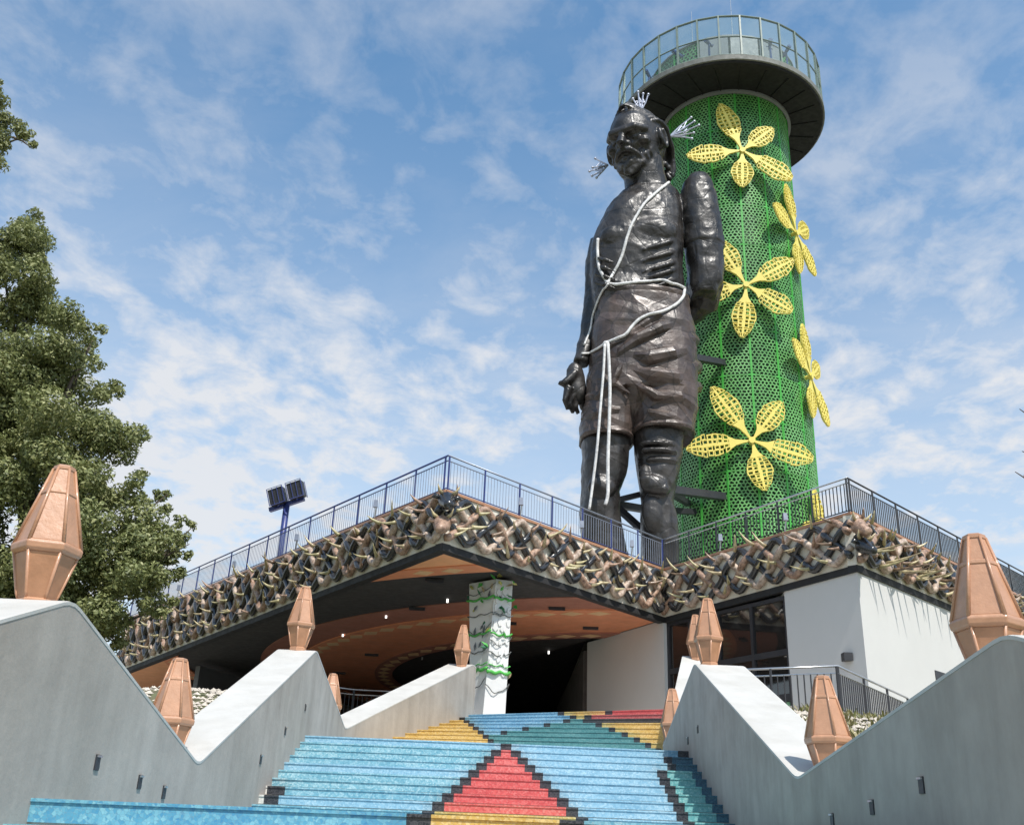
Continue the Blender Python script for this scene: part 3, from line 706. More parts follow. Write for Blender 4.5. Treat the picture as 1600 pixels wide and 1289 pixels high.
# glazing between the valley and the white block
Lg = (V2-P1).length; gd = (V2-P1).normalized()
def G(s, off, z): q = P1+gd*s+nB*off; return Vector((q.x, q.y, z))
gz0, gz1 = 4.56, 8.62
pf = obj('window_wall', MB().hexa([G(0, -0.5, gz0), G(0, -0.46, gz0), G(Lg, -0.46, gz0), G(Lg, -0.5, gz0), G(0, -0.5, gz1+0.1), G(0, -0.46, gz1+0.1), G(Lg, -0.46, gz1+0.1), G(Lg, -0.5, gz1+0.1)]), 'interior', pav)
fr = [0.0, 1.55, 3.1, 4.6, Lg]
zs = [gz0, 5.75, 6.95, gz1]
for s_ in (0.05, 1.55, 3.1, 4.55, Lg-0.06):
    obj('mullion', MB().hexa([G(s_-0.06, -0.22, gz0), G(s_-0.06, -0.08, gz0), G(s_+0.06, -0.08, gz0), G(s_+0.06, -0.22, gz0), G(s_-0.06, -0.22, gz1), G(s_-0.06, -0.08, gz1), G(s_+0.06, -0.08, gz1), G(s_+0.06, -0.22, gz1)]), 'black_metal', pf)
for z_, hh in ((gz0+0.05, 0.05), (5.62, 0.11), (6.95, 0.09), (gz1-0.04, 0.06)):
    obj('transom', MB().hexa([G(0, -0.215, z_-hh), G(0, -0.085, z_-hh), G(Lg, -0.085, z_-hh), G(Lg, -0.215, z_-hh), G(0, -0.215, z_+hh), G(0, -0.085, z_+hh), G(Lg, -0.085, z_+hh), G(Lg, -0.215, z_+hh)]), 'black_metal', pf)
for i in range(4):
    for j in range(3):
        a_, b_ = fr[i]+0.05, fr[i+1]-0.05; c_, d_ = zs[j], zs[j+1]
        obj('pane', MB().hexa([G(a_, -0.16, c_), G(a_, -0.145, c_), G(b_, -0.145, c_), G(b_, -0.16, c_), G(a_, -0.16, d_), G(a_, -0.145, d_), G(b_, -0.145, d_), G(b_, -0.16, d_)]), 'dark_glass', pf)
# curtain / blind fins behind upper right pane
for k in range(11):
    s_ = 0.14+k*0.125; obj('blind_slat', MB().hexa([G(s_, -0.30, 7.6), G(s_, -0.26, 7.6), G(s_+0.07, -0.26, 7.6), G(s_+0.07, -0.30, 7.6), G(s_, -0.30, 8.6), G(s_, -0.26, 8.6), G(s_+0.07, -0.26, 8.6), G(s_+0.07, -0.30, 8.6)]), 'grey_panel', pf)
# green printed panel on the lower panes: plate plus leaf arcs
gp = obj('window_print', MB().hexa([G(0.12, -0.14, 4.62), G(0.12, -0.125, 4.62), G(1.5, -0.125, 4.62), G(1.5, -0.14, 4.62), G(0.12, -0.14, 5.5), G(0.12, -0.125, 5.5), G(1.5, -0.125, 5.5), G(1.5, -0.14, 5.5)]), 'print_green', pf)
for k, (sc_, zc, rr) in enumerate(((0.25, 4.6, 0.75), (0.5, 4.5, 0.85), (0.95, 4.55, 0.7), (1.2, 4.5, 0.8))):
    pts = [G(sc_+0.35*math.sin(u*1.5)*(1 if k % 2 else -0.4)+0.1, -0.118, zc+rr*u) for u in [i/8 for i in range(9)]]
    obj('leaf_arc', MB().tube(pts, [0.07*math.sin(math.pi*(0.08+0.9*i/8))+0.005 for i in range(9)], 5), 'vine_dark', gp)
for zc in (4.95, 5.25): obj('white_line', MB().tube([G(0.35+0.8*u, -0.117, zc+0.12*math.sin(u*3.1)) for u in [i/6 for i in range(7)]], 0.012, 4), 'pillar_white', gp)

# ------------------------------------------------------------------ white pillar with garland
pc = (-0.46, 30.4)
q0 = [(-0.50, 29.95), (0.16, 30.25), (-0.15, 30.95), (-0.86, 30.65)]
q1 = [(-0.28, 29.95), (0.24, 30.15), (-0.15, 31.1), (-1.12, 30.75)]
pil = thing('pillar', 'tapered white pillar wound with green garlands under the canopy', 'pillar', (pc[0], pc[1], 4.55))
obj('shaft', MB().hexa([(x, y, 4.5) for x, y in q0]+[(x, y, 8.75) for x, y in q1]), 'pillar_white', pil)
# irregular relief stones on the lit face
def face_pt(u, z, off=0.0):
    t = (z-4.5)/4.25
    a = Vector(q0[0]).lerp(Vector(q1[0]), t); b = Vector(q0[1]).lerp(Vector(q1[1]), t)
    d = (b-a).normalized(); n = Vector((d.y, -d.x)); p = a.lerp(b, u)+n*off
    return Vector((p.x, p.y, z))
z = 6.0
while z < 8.7:
    for u in (0.18, 0.5, 0.82):
        uu = u+random.uniform(-0.08, 0.08); zc = z+random.uniform(-0.08, 0.08); k = random.randint(5, 7); sz = random.uniform(0.7, 1.1)
        poly = [(uu+0.17*sz*math.cos(2*math.pi*i/k+zc)*random.uniform(0.8, 1.1), zc+0.14*sz*math.sin(2*math.pi*i/k+zc)*random.uniform(0.8, 1.2)) for i in range(k)]
        poly = [(min(0.98, max(0.02, a)), b) for a, b in poly]
        v = [face_pt(a, b, 0.0) for a, b in poly]+[face_pt(uu+(a-uu)*0.86, zc+(b-zc)*0.86, 0.045) for a, b in poly]
        obj('relief_stone', MB().add(v, [tuple(range(k, 2*k))]+[(i, (i+1) % k, k+(i+1) % k, k+i) for i in range(k)]), 'pillar_white', pil)
    z += 0.30
def left_pt(u, z, off=0.0):
    t = (z-4.5)/4.25
    a = Vector(q0[3]).lerp(Vector(q1[3]), t); b = Vector(q0[0]).lerp(Vector(q1[0]), t)
    d = (b-a).normalized(); n = Vector((d.y, -d.x)); p = a.lerp(b, u)+n*off; return Vector((p.x, p.y, z))
for k in range(9):
    u, z = random.uniform(0.2, 0.85), random.uniform(6.2, 8.3); a = random.uniform(0.5, 1.3)
    c = [left_pt(u+0.1*math.cos(a)*i*0.9, z+0.14*math.sin(a)*i, 0.02) for i in (-1, 0, 1)]
    obj('dark_leaf_relief', MB().tube(c, [0.006, 0.04, 0.006], 5), 'interior_grey', pil)
gar = thing('leaf_garland', 'green wire garlands with leaves wound around the white pillar', 'garland', (pc[0], pc[1], 6.2))
def ringpts(z0, z1, turns, off=0.05, sag=0.0):
    o = []; N = int(40*turns)
    for i in range(N+1):
        u = (i/N*turns*4) % 4; z = z0+(z1-z0)*i/N; t = (z-4.5)/4.25; k = int(u); f = u-k
        qs = [Vector(a).lerp(Vector(b), t) for a, b in zip(q0, q1)]; cen = sum(qs, Vector((0, 0)))/4
        p = qs[k % 4].lerp(qs[(k+1) % 4], f); p = p+(p-cen).normalized()*(off+0.03*math.sin(i*0.7))
        o.append((p.x, p.y, z-sag*math.sin(math.pi*f)+0.03*math.sin(i*1.3)))
    return o
for z0, z1, tn, r_, mn, sg in ((5.95, 6.05, 1, 0.05, 'vine_green', 0.0), (6.15, 6.2, 1, 0.018, 'vine_green', 0.0), (7.1, 7.16, 1, 0.03, 'vine_green', 0.05), (7.65, 7.7, 1, 0.015, 'vine_wire', 0.0), (8.15, 8.2, 1, 0.035, 'vine_green', 0.0), (6.55, 6.7, 1, 0.018, 'vine_wire', 0.12), (5.6, 5.8, 1, 0.014, 'vine_wire', 0.25), (6.9, 7.4, 1, 0.012, 'vine_wire', 0.2), (7.7, 8.6, 1, 0.012, 'vine_wire', 0.1)):
    obj('garland_strand', MB().tube(ringpts(z0, z1, tn, sag=sg), r_, 6), mn, gar, smooth=True)
lm = MB(); lm.add([(0, 0, 0), (0.07, 0.11, 0.02), (0.02, 0.30, 0.0), (-0.06, 0.12, 0.03), (0, 0.14, -0.03)], [(0, 1, 4), (1, 2, 4), (2, 3, 4), (3, 0, 4)])
lmes = []
for mn in ('vine_green', 'vine_dark', 'vine_yellow', 'horn_tan'):
    me = lm.mesh('garland_leaf'); me.materials.append(MATS[mn]); lmes.append(me)
for k in range(54):
    z = random.choice((random.uniform(7.2, 8.9), random.uniform(8.2, 8.95), random.choice((6.0, 7.13, 8.17, 6.62))))
    rp_ = random.choice(ringpts(z, z, 1, random.uniform(0.08, 0.22)))
    o = bpy.data.objects.new('garland_leaf', random.choice((lmes[0], lmes[0], lmes[1], lmes[1], lmes[2], lmes[3]))); COL.objects.link(o); o.parent = gar
    o.matrix_parent_inverse = Matrix.Translation(-gar.location)
    o.location = rp_; o.rotation_euler = (random.uniform(-1.2, 1.2), random.uniform(-1.2, 1.2), random.uniform(0, 6.28)); s_ = random.uniform(0.7, 1.15); o.scale = (s_, s_, s_)

# ------------------------------------------------------------------ railings
def railing(name, label, pts, zb, h, post_mat, bal_mat, top_mat, post_gap, bal_gap, mid=0.16, group=None, bal_r=0.011):
    pts = [Vector((*p, zb)) if len(p) == 2 else Vector(p) for p in pts]
    t = thing(name, label, 'railing', pts[0], group)
    up = Vector((0, 0, 1))
    obj('handrail', MB().tube([p+up*h for p in pts], 0.028, 8), top_mat, t, smooth=True)
    obj('upper_rail', MB().tube([p+up*(h-mid) for p in pts], 0.018, 6), top_mat, t)
    obj('lower_rail', MB().tube([p+up*0.08 for p in pts], 0.018, 6), post_mat, t)
    pm = MB().tube([(0, 0, 0), (0, 0, h-0.01)], 0.030, 6).mesh('post'); fixn(pm); pm.materials.append(MATS[post_mat])
    bmh = MB().tube([(0, 0, 0.08), (0, 0, h-mid)], bal_r, 4).mesh('baluster'); fixn(bmh); bmh.materials.append(MATS[bal_mat])
    def put(nm, me, p):
        o = bpy.data.objects.new(nm, me); COL.objects.link(o); o.parent = t; o.location = p-t.location
    nb_ = 0
    for a, b in zip(pts, pts[1:]):
        L = (b-a).length; n = max(1, round(L/post_gap))
        for i in range(n+1): put('post', pm, a.lerp(b, min(0.995, max(0.005, i/n))))
        n = int(L/bal_gap)
        for i in range(1, n):
            put('baluster', bmh, a.lerp(b, i/n))
    return t
off = 0.10
def inn(p): return p
railing('roof_railing', 'blue posted railing along the long left roof edge', [tuple(L2), tuple(A2+Vector((0, 0.1)))], ZT, 1.08, 'blue_metal', 'grey_rail', 'blue_metal', 1.75, 0.14, group='roof railings')
railing('roof_railing', 'blue grey railing on the roof edge from the peak to the statue legs', [tuple(A2+Vector((0, 0.1))), tuple(V2)], ZT, 1.08, 'blue_metal', 'grey_rail', 'grey_rail', 1.6, 0.13, group='roof railings')
railing('roof_railing', 'dark railing on the roof edge rising in front of the green tower', [tuple(V2), tuple(B2+Vector((0, 0.1)))], ZT, 1.08, 'black_metal', 'black_metal', 'steel', 1.5, 0.14, group='roof railings', bal_r=0.017)
railing('roof_railing', 'black railing along the right roof edge above the white block', [tuple(B2+Vector((0, 0.1))), tuple(B2+dRr*19)], ZT, 1.08, 'black_metal', 'black_metal', 'black_metal', 1.6, 0.13, group='roof railings', bal_r=0.019)
railing('terrace_railing', 'black railing with steel handrail on the terrace behind the right stair wall', [(4.9, 24.0, 4.3), (7.51, 22.5, 4.3), (10.9, 27.2, 4.3)], 4.3, 1.02, 'black_metal', 'black_metal', 'steel', 1.7, 0.15, group='terrace railings', bal_r=0.018)
railing('terrace_railing', 'short steel railing under the canopy behind the left stair wall', [(-6.3, 33.2, 4.7), (-4.9, 34.2, 4.7), (-2.2, 34.4, 4.7)], 4.7, 1.12, 'black_metal', 'black_metal', 'steel', 1.4, 0.15, group='terrace railings')
# small floods fixed outside the roof railing
sp0 = None
for i, (key, s_) in enumerate((('left', 4.0), ('left', 9.5), ('left', 15.0), ('left', 21.0), ('mid', 3.2), ('mid', 6.2), ('mid', 9.0), ('inner', 3.0), ('inner', 6.0))):
    a, b = {'left': (A2, L2), 'mid': (A2, V2), 'inner': (V2, B2)}[key]
    d = (b-a).normalized(); p = a+d*s_
    nm = {'left': 'left roof railing', 'mid': 'railing left of the statue', 'inner': 'roof railing before the tower'}[key]
    order = ['first', 'second', 'third', 'fourth'][[k for k, q in enumerate([x for x in (4.0, 9.5, 15.0, 21.0)] if key == 'left' else [3.2, 6.2, 9.0] if key == 'mid' else [3.0, 6.0]) if q == s_][0]]
    start = {'left': 'from the left roof peak', 'mid': 'from the left roof peak', 'inner': 'from the roof valley'}[key]
    t = thing('spotlight', f'small spotlight on the {nm}, {order} {start}', 'spotlight', (p.x, p.y, ZT+0.02), 'small spotlights along the roof railing')
    obj('bracket', MB().tube([(p.x, p.y, ZT-0.01), (p.x+0.03, p.y-0.08, ZT+0.38)], 0.022, 6), 'steel', t)
    obj('lamp_body', MB().hexa([(p.x-0.06, p.y-0.16, ZT+0.34), (p.x+0.08, p.y-0.16, ZT+0.34), (p.x+0.08, p.y-0.04, ZT+0.34), (p.x-0.06, p.y-0.04, ZT+0.34), (p.x-0.05, p.y-0.13, ZT+0.58), (p.x+0.07, p.y-0.13, ZT+0.58), (p.x+0.07, p.y-0.05, ZT+0.58), (p.x-0.05, p.y-0.05, ZT+0.58)]), 'grey_rail', t)

# ------------------------------------------------------------------ floodlight mast
fp = Vector((-9.3, 39.95, 10.5))
fm = thing('floodlight_mast', 'dark blue mast with two caged floodlights behind the left railing', 'floodlight', fp)
obj('mast', MB().tube([fp, fp+Vector((0.0, 0, 3.5))], 0.13, 10), 'blue_metal', fm, smooth=True)
ax = Vector((0.92, -0.2, 0.30)).normalized(); top = fp+Vector((0, 0, 3.45))
obj('cross_arm', MB().bar(top-ax*0.78, top+ax*0.78, 0.18, 0.18), 'blue_metal', fm)
for sg in (-1, 1):
    c = top+ax*0.42*sg+Vector((0, -0.2, 0.40)); up = ax.cross(Vector((0, 1, 0))).normalized(); up = up if up.z > 0 else -up
    fw = up.cross(ax); hb = MB()
    hb.hexa([c+ax*a*0.32+up*b*0.34+fw*f for f in (-0.2, 0.2) for a, b in ((-1, -1), (1, -1), (1, 1), (-1, 1))])
    ho = obj('lamp_head', hb, 'black_metal', fm)
    for a in (-1, -0.33, 0.33, 1):
        for f in (-0.25, 0.25):
            obj('cage_bar', MB().tube([c+ax*a*0.33-up*0.36+fw*f, c+ax*a*0.33+up*0.37+fw*f], 0.016, 4), 'blue_metal', ho)
    obj('cage_ring', MB().tube([c+ax*a*0.34+up*b*0.37-fw*0.25 for a, b in ((-1, -1), (1, -1), (1, 1), (-1, 1), (-1, -1))], 0.02, 4), 'blue_metal', ho)
    obj('yoke', MB().tube([top+ax*0.42*sg, c-up*0.3], 0.05, 6), 'blue_metal', fm)

# ------------------------------------------------------------------ tower
TX, TY, TR = 12.05, 48.0, 3.66
Z0, Z1 = 10.4, 40.68; NR, NC = 12, 16
tw = thing('tower', 'round observation tower clad in perforated green screens', 'tower', (TX, TY, 4.5))
obj('core', MB().loft([[(TX+3.36*math.cos(2*math.pi*k/48), TY+3.36*math.sin(2*math.pi*k/48), z) for k in range(48)] for z in (4.5, 40.8)]), 'tower_core', tw, smooth=False)
PW = TR*2*math.pi/NC; PH = (Z1-Z0)/NR
def panel_mesh(seed, w, h, r_c, nxc=7, nyc=15):
    rr = random.Random(seed); mb = MB()
    cw = w/nxc; chh = h/nyc; jit = {}
    def key(p): return (round(p[0]/cw*12), round(p[1]/chh*12))
    def jp(p):
        k = key(p)
        if k not in jit:
            j = (rr.uniform(-0.24, 0.24)*cw, rr.uniform(-0.24, 0.24)*chh)
            jit[k] = (min(w/2, max(-w/2, p[0]+j[0])), min(h, max(0, p[1]+j[1])))
        return jit[k]
    def M(p, dr):
        a = p[0]/r_c; return ((r_c+dr)*math.sin(a), -(r_c+dr)*math.cos(a), p[1])
    for j in range(-1, nyc+1):
        for i in range(-1, nxc+1):
            cx = -w/2+(i+0.5+(0.5 if j % 2 else 0))*cw; cy = (j+0.5)*chh
            pts = [(cx, cy-chh*0.667), (cx+cw/2, cy-chh*0.333), (cx+cw/2, cy+chh*0.333), (cx, cy+chh*0.667), (cx-cw/2, cy+chh*0.333), (cx-cw/2, cy-chh*0.333)]
            q = [jp(p) for p in pts]
            ar = 0.5*sum(q[k][0]*q[(k+1) % 6][1]-q[(k+1) % 6][0]*q[k][1] for k in range(6))
            if ar < 0.10*cw*chh: continue
            gx_ = sum(p[0] for p in q)/6; gy_ = sum(p[1] for p in q)/6
            inn_ = [(gx_+(p[0]-gx_)*0.68, gy_+(p[1]-gy_)*0.68) for p in q]
            n = len(mb.v)
            mb.v += [M(p, 0) for p in q]+[M(p, 0) for p in inn_]+[M(p, -0.035) for p in inn_]
            for k in range(6):
                k2 = (k+1) % 6
                mb.f += [(n+k, n+k2, n+6+k2, n+6+k), (n+6+k, n+6+k2, n+12+k2, n+12+k)]; mb.mi += [0, 0]
    b = 0.048
    for (x0, x1, y0, y1) in ((-w/2+0.004, -w/2+b, 0.004, h-0.004), (w/2-b, w/2-0.004, 0.004, h-0.004), (-w/2+b, w/2-b, 0.004, b), (-w/2+b, w/2-b, h-b, h-0.004)):
        v = [M(p, dr) for dr in (-0.05, 0.018) for p in ((x0, y0), (x1, y0), (x1, y1), (x0, y1))]
        mb.hexa(v, 1)
    return mb
pms = []
for s_ in range(4):
    me = panel_mesh(s_, PW, PH, TR).mesh('screen_panel'); me.materials.append(MATS['green_panel']); me.materials.append(MATS['green_frame']); pms.append(me)
for c in range(NC):
    for r_ in range(NR):
        o = bpy.data.objects.new('screen_panel', random.choice(pms)); COL.objects.link(o); o.parent = tw
        o.location = (0, 0, Z0+PH*r_-4.5); o.rotation_euler.z = 2*math.pi*(c+0.35)/NC
        o.scale.x = o.scale.y = 1+random.uniform(-0.004, 0.004)
# gallery
GZ = 40.72; GR = 5.98; GX = TX-0.28
def circ(r_, z, n=72): return [((GX if r_ > 5 else TX)+r_*math.cos(2*math.pi*k/n), TY+r_*math.sin(2*math.pi*k/n), z) for k in range(n)]
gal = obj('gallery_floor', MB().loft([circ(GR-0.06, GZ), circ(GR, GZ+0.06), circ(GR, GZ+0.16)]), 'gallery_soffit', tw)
obj('gallery_rim', MB().loft([circ(GR+0.03, GZ+0.12), circ(GR+0.10, GZ+0.15), circ(GR+0.10, GZ+0.46), circ(GR-0.2, GZ+0.50), circ(GR-0.2, GZ+0.18)], caps=False, closed=True), 'gallery_rim', tw)
obj('collar_ring', MB().loft([circ(TR+0.04, GZ-0.18), circ(TR+0.20, GZ-0.16), circ(TR+0.20, GZ-0.005), circ(TR+0.04, GZ-0.004)], caps=False, closed=True), 'grey_panel', tw)
for k in range(24):
    a = 2*math.pi*k/24; c_, s_ = math.cos(a), math.sin(a)
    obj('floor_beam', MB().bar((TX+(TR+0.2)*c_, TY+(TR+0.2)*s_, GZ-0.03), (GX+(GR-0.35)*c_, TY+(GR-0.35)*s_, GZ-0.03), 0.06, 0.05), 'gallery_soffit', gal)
NG = 32; gz0_, gz1_, gz2_ = GZ+0.50, GZ+1.6, GZ+3.3
for z, rr_ in ((gz0_+0.04, 0.05), (gz0_+1.32, 0.04), (gz2_, 0.065)):
    pts = circ(GR, z, NG); obj('rail_ring', MB().tube(pts+[pts[0]], rr_, 6), 'gallery_frame', tw)
pts = circ(GR, 0, NG)
for k in range(NG):
    x, y, _ = pts[k]; x2, y2, _ = pts[(k+1) % NG]
    er = Vector((x-GX, y-TY, 0)).normalized()
    obj('gallery_post', MB().bar((x, y, gz0_), (x, y, gz2_), 0.09, 0.13, up=er), 'gallery_frame', tw)
    d = Vector((x2-x, y2-y, 0)); n_ = Vector((d.y, -d.x, 0)).normalized()*0.012; a_ = Vector((x, y, 0))+d*0.05; b_ = Vector((x, y, 0))+d*0.95
    for zA, zB in ((gz0_+0.08, gz0_+1.28), (gz0_+1.36, gz2_-0.06)):
        z_a = Vector((0, 0, zA)); z_b = Vector((0, 0, zB))
        obj('glass_pane', MB().hexa([a_-n_+z_a, b_-n_+z_a, b_+n_+z_a, a_+n_+z_a, a_-n_+z_b, b_-n_+z_b, b_+n_+z_b, a_+n_+z_b]), 'clear_glass', tw)
# lantern room on the deck
me2 = panel_mesh(9, 4.3*2*math.pi/NC, 2.9, 4.3, 7, 14).mesh('screen_panel'); me2.materials.append(MATS['green_panel']); me2.materials.append(MATS['green_frame'])
obj('deck_core', MB().loft([circ(4.1, GZ+0.15, 32), circ(4.1, GZ+3.3, 32), circ(0.2, GZ+4.0, 32)]), 'tower_core', tw)
for c in range(NC):
    a = 2*math.pi*(c+0.2)/NC
    if c in (0, 1, 15): 
        xx, yy = TX+4.32*math.sin(a), TY-4.32*math.cos(a)
        e = Vector((math.cos(a), math.sin(a), 0)); o_ = Vector((math.sin(a), -math.cos(a), 0)); p = Vector((xx, yy, GZ+0.5))
        obj('door_panel', MB().hexa([p+e*i*0.8+o_*j+Vector((0, 0, z)) for z in (0.3, 2.8) for i, j in ((-1, 0), (1, 0), (1, 0.06), (-1, 0.06))]), 'grey_panel', tw); continue
    o = bpy.data.objects.new('screen_panel', me2); COL.objects.link(o); o.parent = tw; o.location = (0, 0, GZ+0.5-4.5); o.rotation_euler.z = a
obj('roof_cone', MB().loft([circ(4.4, GZ+3.42, 32), circ(4.4, GZ+3.5, 32), circ(0.3, GZ+4.9, 32)]), 'grey_panel', tw)
for nm, px_, py0, top_ in (('tall', 1145, -5, 0), ('short', 1082, 20, 0)):
    b_ = at(px_, 60, 46.5); t_ = at(px_, py0 if nm == 'tall' else 19, 46.5)
    t = thing('antenna_mast', f'{nm} thin white antenna mast rising above the tower gallery', 'antenna', (b_.x, 46.5, GZ+0.5), 'antennas on the tower')
    obj('rod', MB().tube([(b_.x, 46.5, GZ+0.3), (b_.x, 46.5, GZ+2.5), (b_.x, 46.5, t_.z+(0.5 if nm == 'tall' else 0))], [0.05, 0.045, 0.022], 6), 'steel', t)
    obj('base_plate', MB().box((b_.x-0.12, 46.38, GZ+0.14), (b_.x+0.12, 46.62, GZ+0.32)), 'steel', t)
# visitor telescopes on the gallery
tl = [(985, 70, 'first telescope from the left'), (1013, 76, 'second telescope from the left'), (1058, 48, 'third telescope from the left'), (1106, 40, 'telescope near the middle of the gallery'), (1202, 60, 'telescope right of the antenna'), (1228, 78, 'rightmost telescope')]
for i, (px_, py_, lb) in enumerate(tl):
    d_ = ray(px_, py_); oc = Vector((EYE.x-TX, EYE.y-TY)); dd = Vector((d_.x, d_.y)); rg = GR-0.7
    aa = dd.dot(dd); bb = 2*oc.dot(dd); cc_ = oc.dot(oc)-rg*rg; disc = bb*bb-4*aa*cc_
    tt = (-bb-math.sqrt(max(0, disc)))/(2*aa); p = EYE+d_*tt
    p = Vector((p.x, p.y, GZ+2.2))
    t = thing('telescope', f'blue {lb} behind the gallery glass', 'telescope', (p.x, p.y, GZ+0.2), 'blue telescopes on the tower gallery')
    obj('stand', MB().tube([(p.x, p.y, GZ+0.15), p], [0.09, 0.05], 8), 'viewer_blue', t)
    o_ = Vector((p.x-TX, p.y-TY, 0)).normalized(); sd = Vector((-o_.y, o_.x, 0))*random.uniform(-0.6, 0.6)
    ax_ = (o_+sd+Vector((0, 0, random.uniform(-0.2, 0.5)))).normalized()
    obj('barrel', MB().tube([p-ax_*0.35, p-ax_*0.1, p+ax_*0.15, p+ax_*0.4], [0.06, 0.09, 0.11, 0.12], 8), 'viewer_blue', t)
    obj('handle', MB().tube([p-ax_*0.25-sd*0.4, p-ax_*0.25+sd*0.4+Vector((0, 0, 0.1))], 0.025, 5), 'viewer_blue', t)

# ------------------------------------------------------------------ yellow perforated flowers on the tower
def petal_mesh(L, W_, seed):
    rr = random.Random(seed); mb = MB()
    def wid(u):
        u = min(u, 0.999)
        if u < 0.30: return 0.06+0.30*(u/0.30)**1.6
        t = (u-0.30)/0.70; return 0.36+0.70*math.sin(math.pi*t**0.9)**0.7-0.24*t**4
    def P(u, v, dz=0.0): 
        ww = max(0.02, wid(u))*W_/2
        return (v*ww, L*u, dz+0.012*L*(1-(2*u-1)**2))
    def cell(us, vs_, hole):
        q = [(us[0], vs_[0]), (us[1], vs_[0]), (us[1], vs_[1]), (us[0], vs_[1])]
        o = [P(u, v) for u, v in q]
        n = len(mb.v); c = tuple(sum(p[i] for p in o)/4 for i in range(3))
        if not hole:
            mb.v += o+[(p[0], p[1], p[2]-0.06) for p in o]; mb.f += [(n, n+1, n+2, n+3), (n+4, n+7, n+6, n+5)]; mb.mi += [0, 0]
            for k in range(4): mb.f.append((n+k, n+4+k, n+4+(k+1) % 4, n+(k+1) % 4)); mb.mi.append(0)
            return
        f = rr.uniform(0.60, 0.74); inn_ = [tuple(c[i]+(p[i]-c[i])*f for i in range(3)) for p in o]
        mb.v += o+inn_+[(p[0], p[1], p[2]-0.06) for p in inn_]+[(p[0], p[1], p[2]-0.06) for p in o]
        for k in range(4):
            k2 = (k+1) % 4
            mb.f += [(n+k, n+k2, n+4+k2, n+4+k), (n+4+k, n+4+k2, n+8+k2, n+8+k), (n+k, n+12+k, n+12+k2, n+k2)]; mb.mi += [0]*3
    U = [0.0, 0.12, 0.24, 0.34]
    for a, b_ in zip(U, U[1:]): cell((a, b_), (-1, 1), False)
    N = 8; us = [0.34+(0.99-0.34)*i/N for i in range(N+1)]
    for a, b_ in zip(us, us[1:]):
        j = rr.uniform(-0.05, 0.05)
        cell((a, b_), (-0.09, 0.09), False)
        s = 1.0+rr.uniform(-0.05, 0.14)
        for sg in (-1, 1):
            g_ = (b_-a)*0.13
            for v0, v1, hl in ((0.09, 0.52+j, True), (0.52+j, s, True)):
                vs_ = (sg*v0, sg*v1) if sg > 0 else (sg*v1, sg*v0)
                q_ = rr.uniform(-0.018, 0.018); cell((a+q_+g_*(v0 > 0.55), b_+q_-g_*(v0 > 0.55)), vs_, hl)
    return mb.mesh('petal')
PET = []
for s_ in range(3):
    me = petal_mesh(1.0, 0.37, s_); me.materials.append(MATS['yellow']); PET.append(me)
def cyl_hit(px_, py_, rad):
    d_ = ray(px_, py_); oc = Vector((EYE.x-TX, EYE.y-TY)); dd = Vector((d_.x, d_.y))
    aa = dd.dot(dd); bb = 2*oc.dot(dd); cc_ = oc.dot(oc)-rad*rad; disc = bb*bb-4*aa*cc_
    tt = (-bb-math.sqrt(max(0, disc)))/(2*aa); return EYE+d_*tt
def flower(label, c_px, tips, angs=None, length=2.6, c_world=None):
    c = c_world or cyl_hit(*c_px, TR+0.42)
    n = Vector((c.x-TX, c.y-TY, 0)).normalized(); e = Vector((-n.y, n.x, 0)); 
    if e.x < 0 and n.y < 0: e = -e
    t = thing('flower', label, 'flower', c, 'yellow metal flowers on the tower')
    dirs = []
    if tips:
        for (x, y) in tips:
            d_ = ray(x, y); k = (c-EYE).dot(n)/d_.dot(n); p = EYE+d_*k; v = p-c
            dirs.append((math.atan2(v.z, v.dot(e)), v.length))
    else: dirs = [(R(a), length*l) for a, l in angs]
    for i, (a, L) in enumerate(dirs):
        x = e*(-math.sin(a))+Vector((0, 0, 1))*math.cos(a); y = e*math.cos(a)+Vector((0, 0, 1))*math.sin(a)
        o = bpy.data.objects.new('petal', PET[i % 3]); COL.objects.link(o); o.parent = t
        wd = min(1.25, 2.9/L*1.0) * L
        o.matrix_local = Matrix((x, y, n)).transposed().to_4x4() @ Matrix.Diagonal((wd, L, L*0.6, 1))
        if x.cross(y).dot(n) < 0: pass
    hb = MB().tube([c-n*0.42, c-n*0.05, c+n*0.08], [0.10, 0.12, 0.16], 10); obj('hub', hb, 'yellow', t)
    return t
flower('topmost yellow perforated flower on the front of the tower', (1160, 235), [(1125, 162), (1208, 200), (1239, 280), (1160, 292), (1073, 243)])
flower('middle yellow perforated flower partly behind the statue elbow', (1166, 445), [(1118, 372), (1241, 405), (1239, 487), (1160, 527), (1085, 462)])
flower('lowest yellow perforated flower on the front of the tower', (1175, 688), [(1112, 604), (1222, 627), (1272, 718), (1196, 766), (1071, 700)])
AN = [(105, 1.15), (35, 0.85), (-35, 1.1), (-90, 1.0), (170, 1.05)]
def side_c(az, z):  # azimuth measured from the view axis to the right
    base = math.atan2(-TY, -TX); a = base+R(az); return Vector((TX+(TR+0.30)*math.cos(a), TY+(TR+0.30)*math.sin(a), z))
zA = cyl_hit(1236, 385, TR).z
flower('upper yellow flower seen edge on at the right rim of the tower', None, None, AN, 2.5, side_c(63, at(1242, 382, 46.5).z))
flower('lower yellow flower seen edge on at the right rim of the tower', None, None, [(100, 1.1), (40, 0.75), (-40, 1.15), (-95, 0.9), (150, 0.95)], 2.6, side_c(67, at(1262, 600, 46.5).z))
flower('bottom yellow flower at the tower rim, mostly hidden by the roof railing', None, None, AN, 2.5, side_c(66, at(1258, 860, 46.0).z))

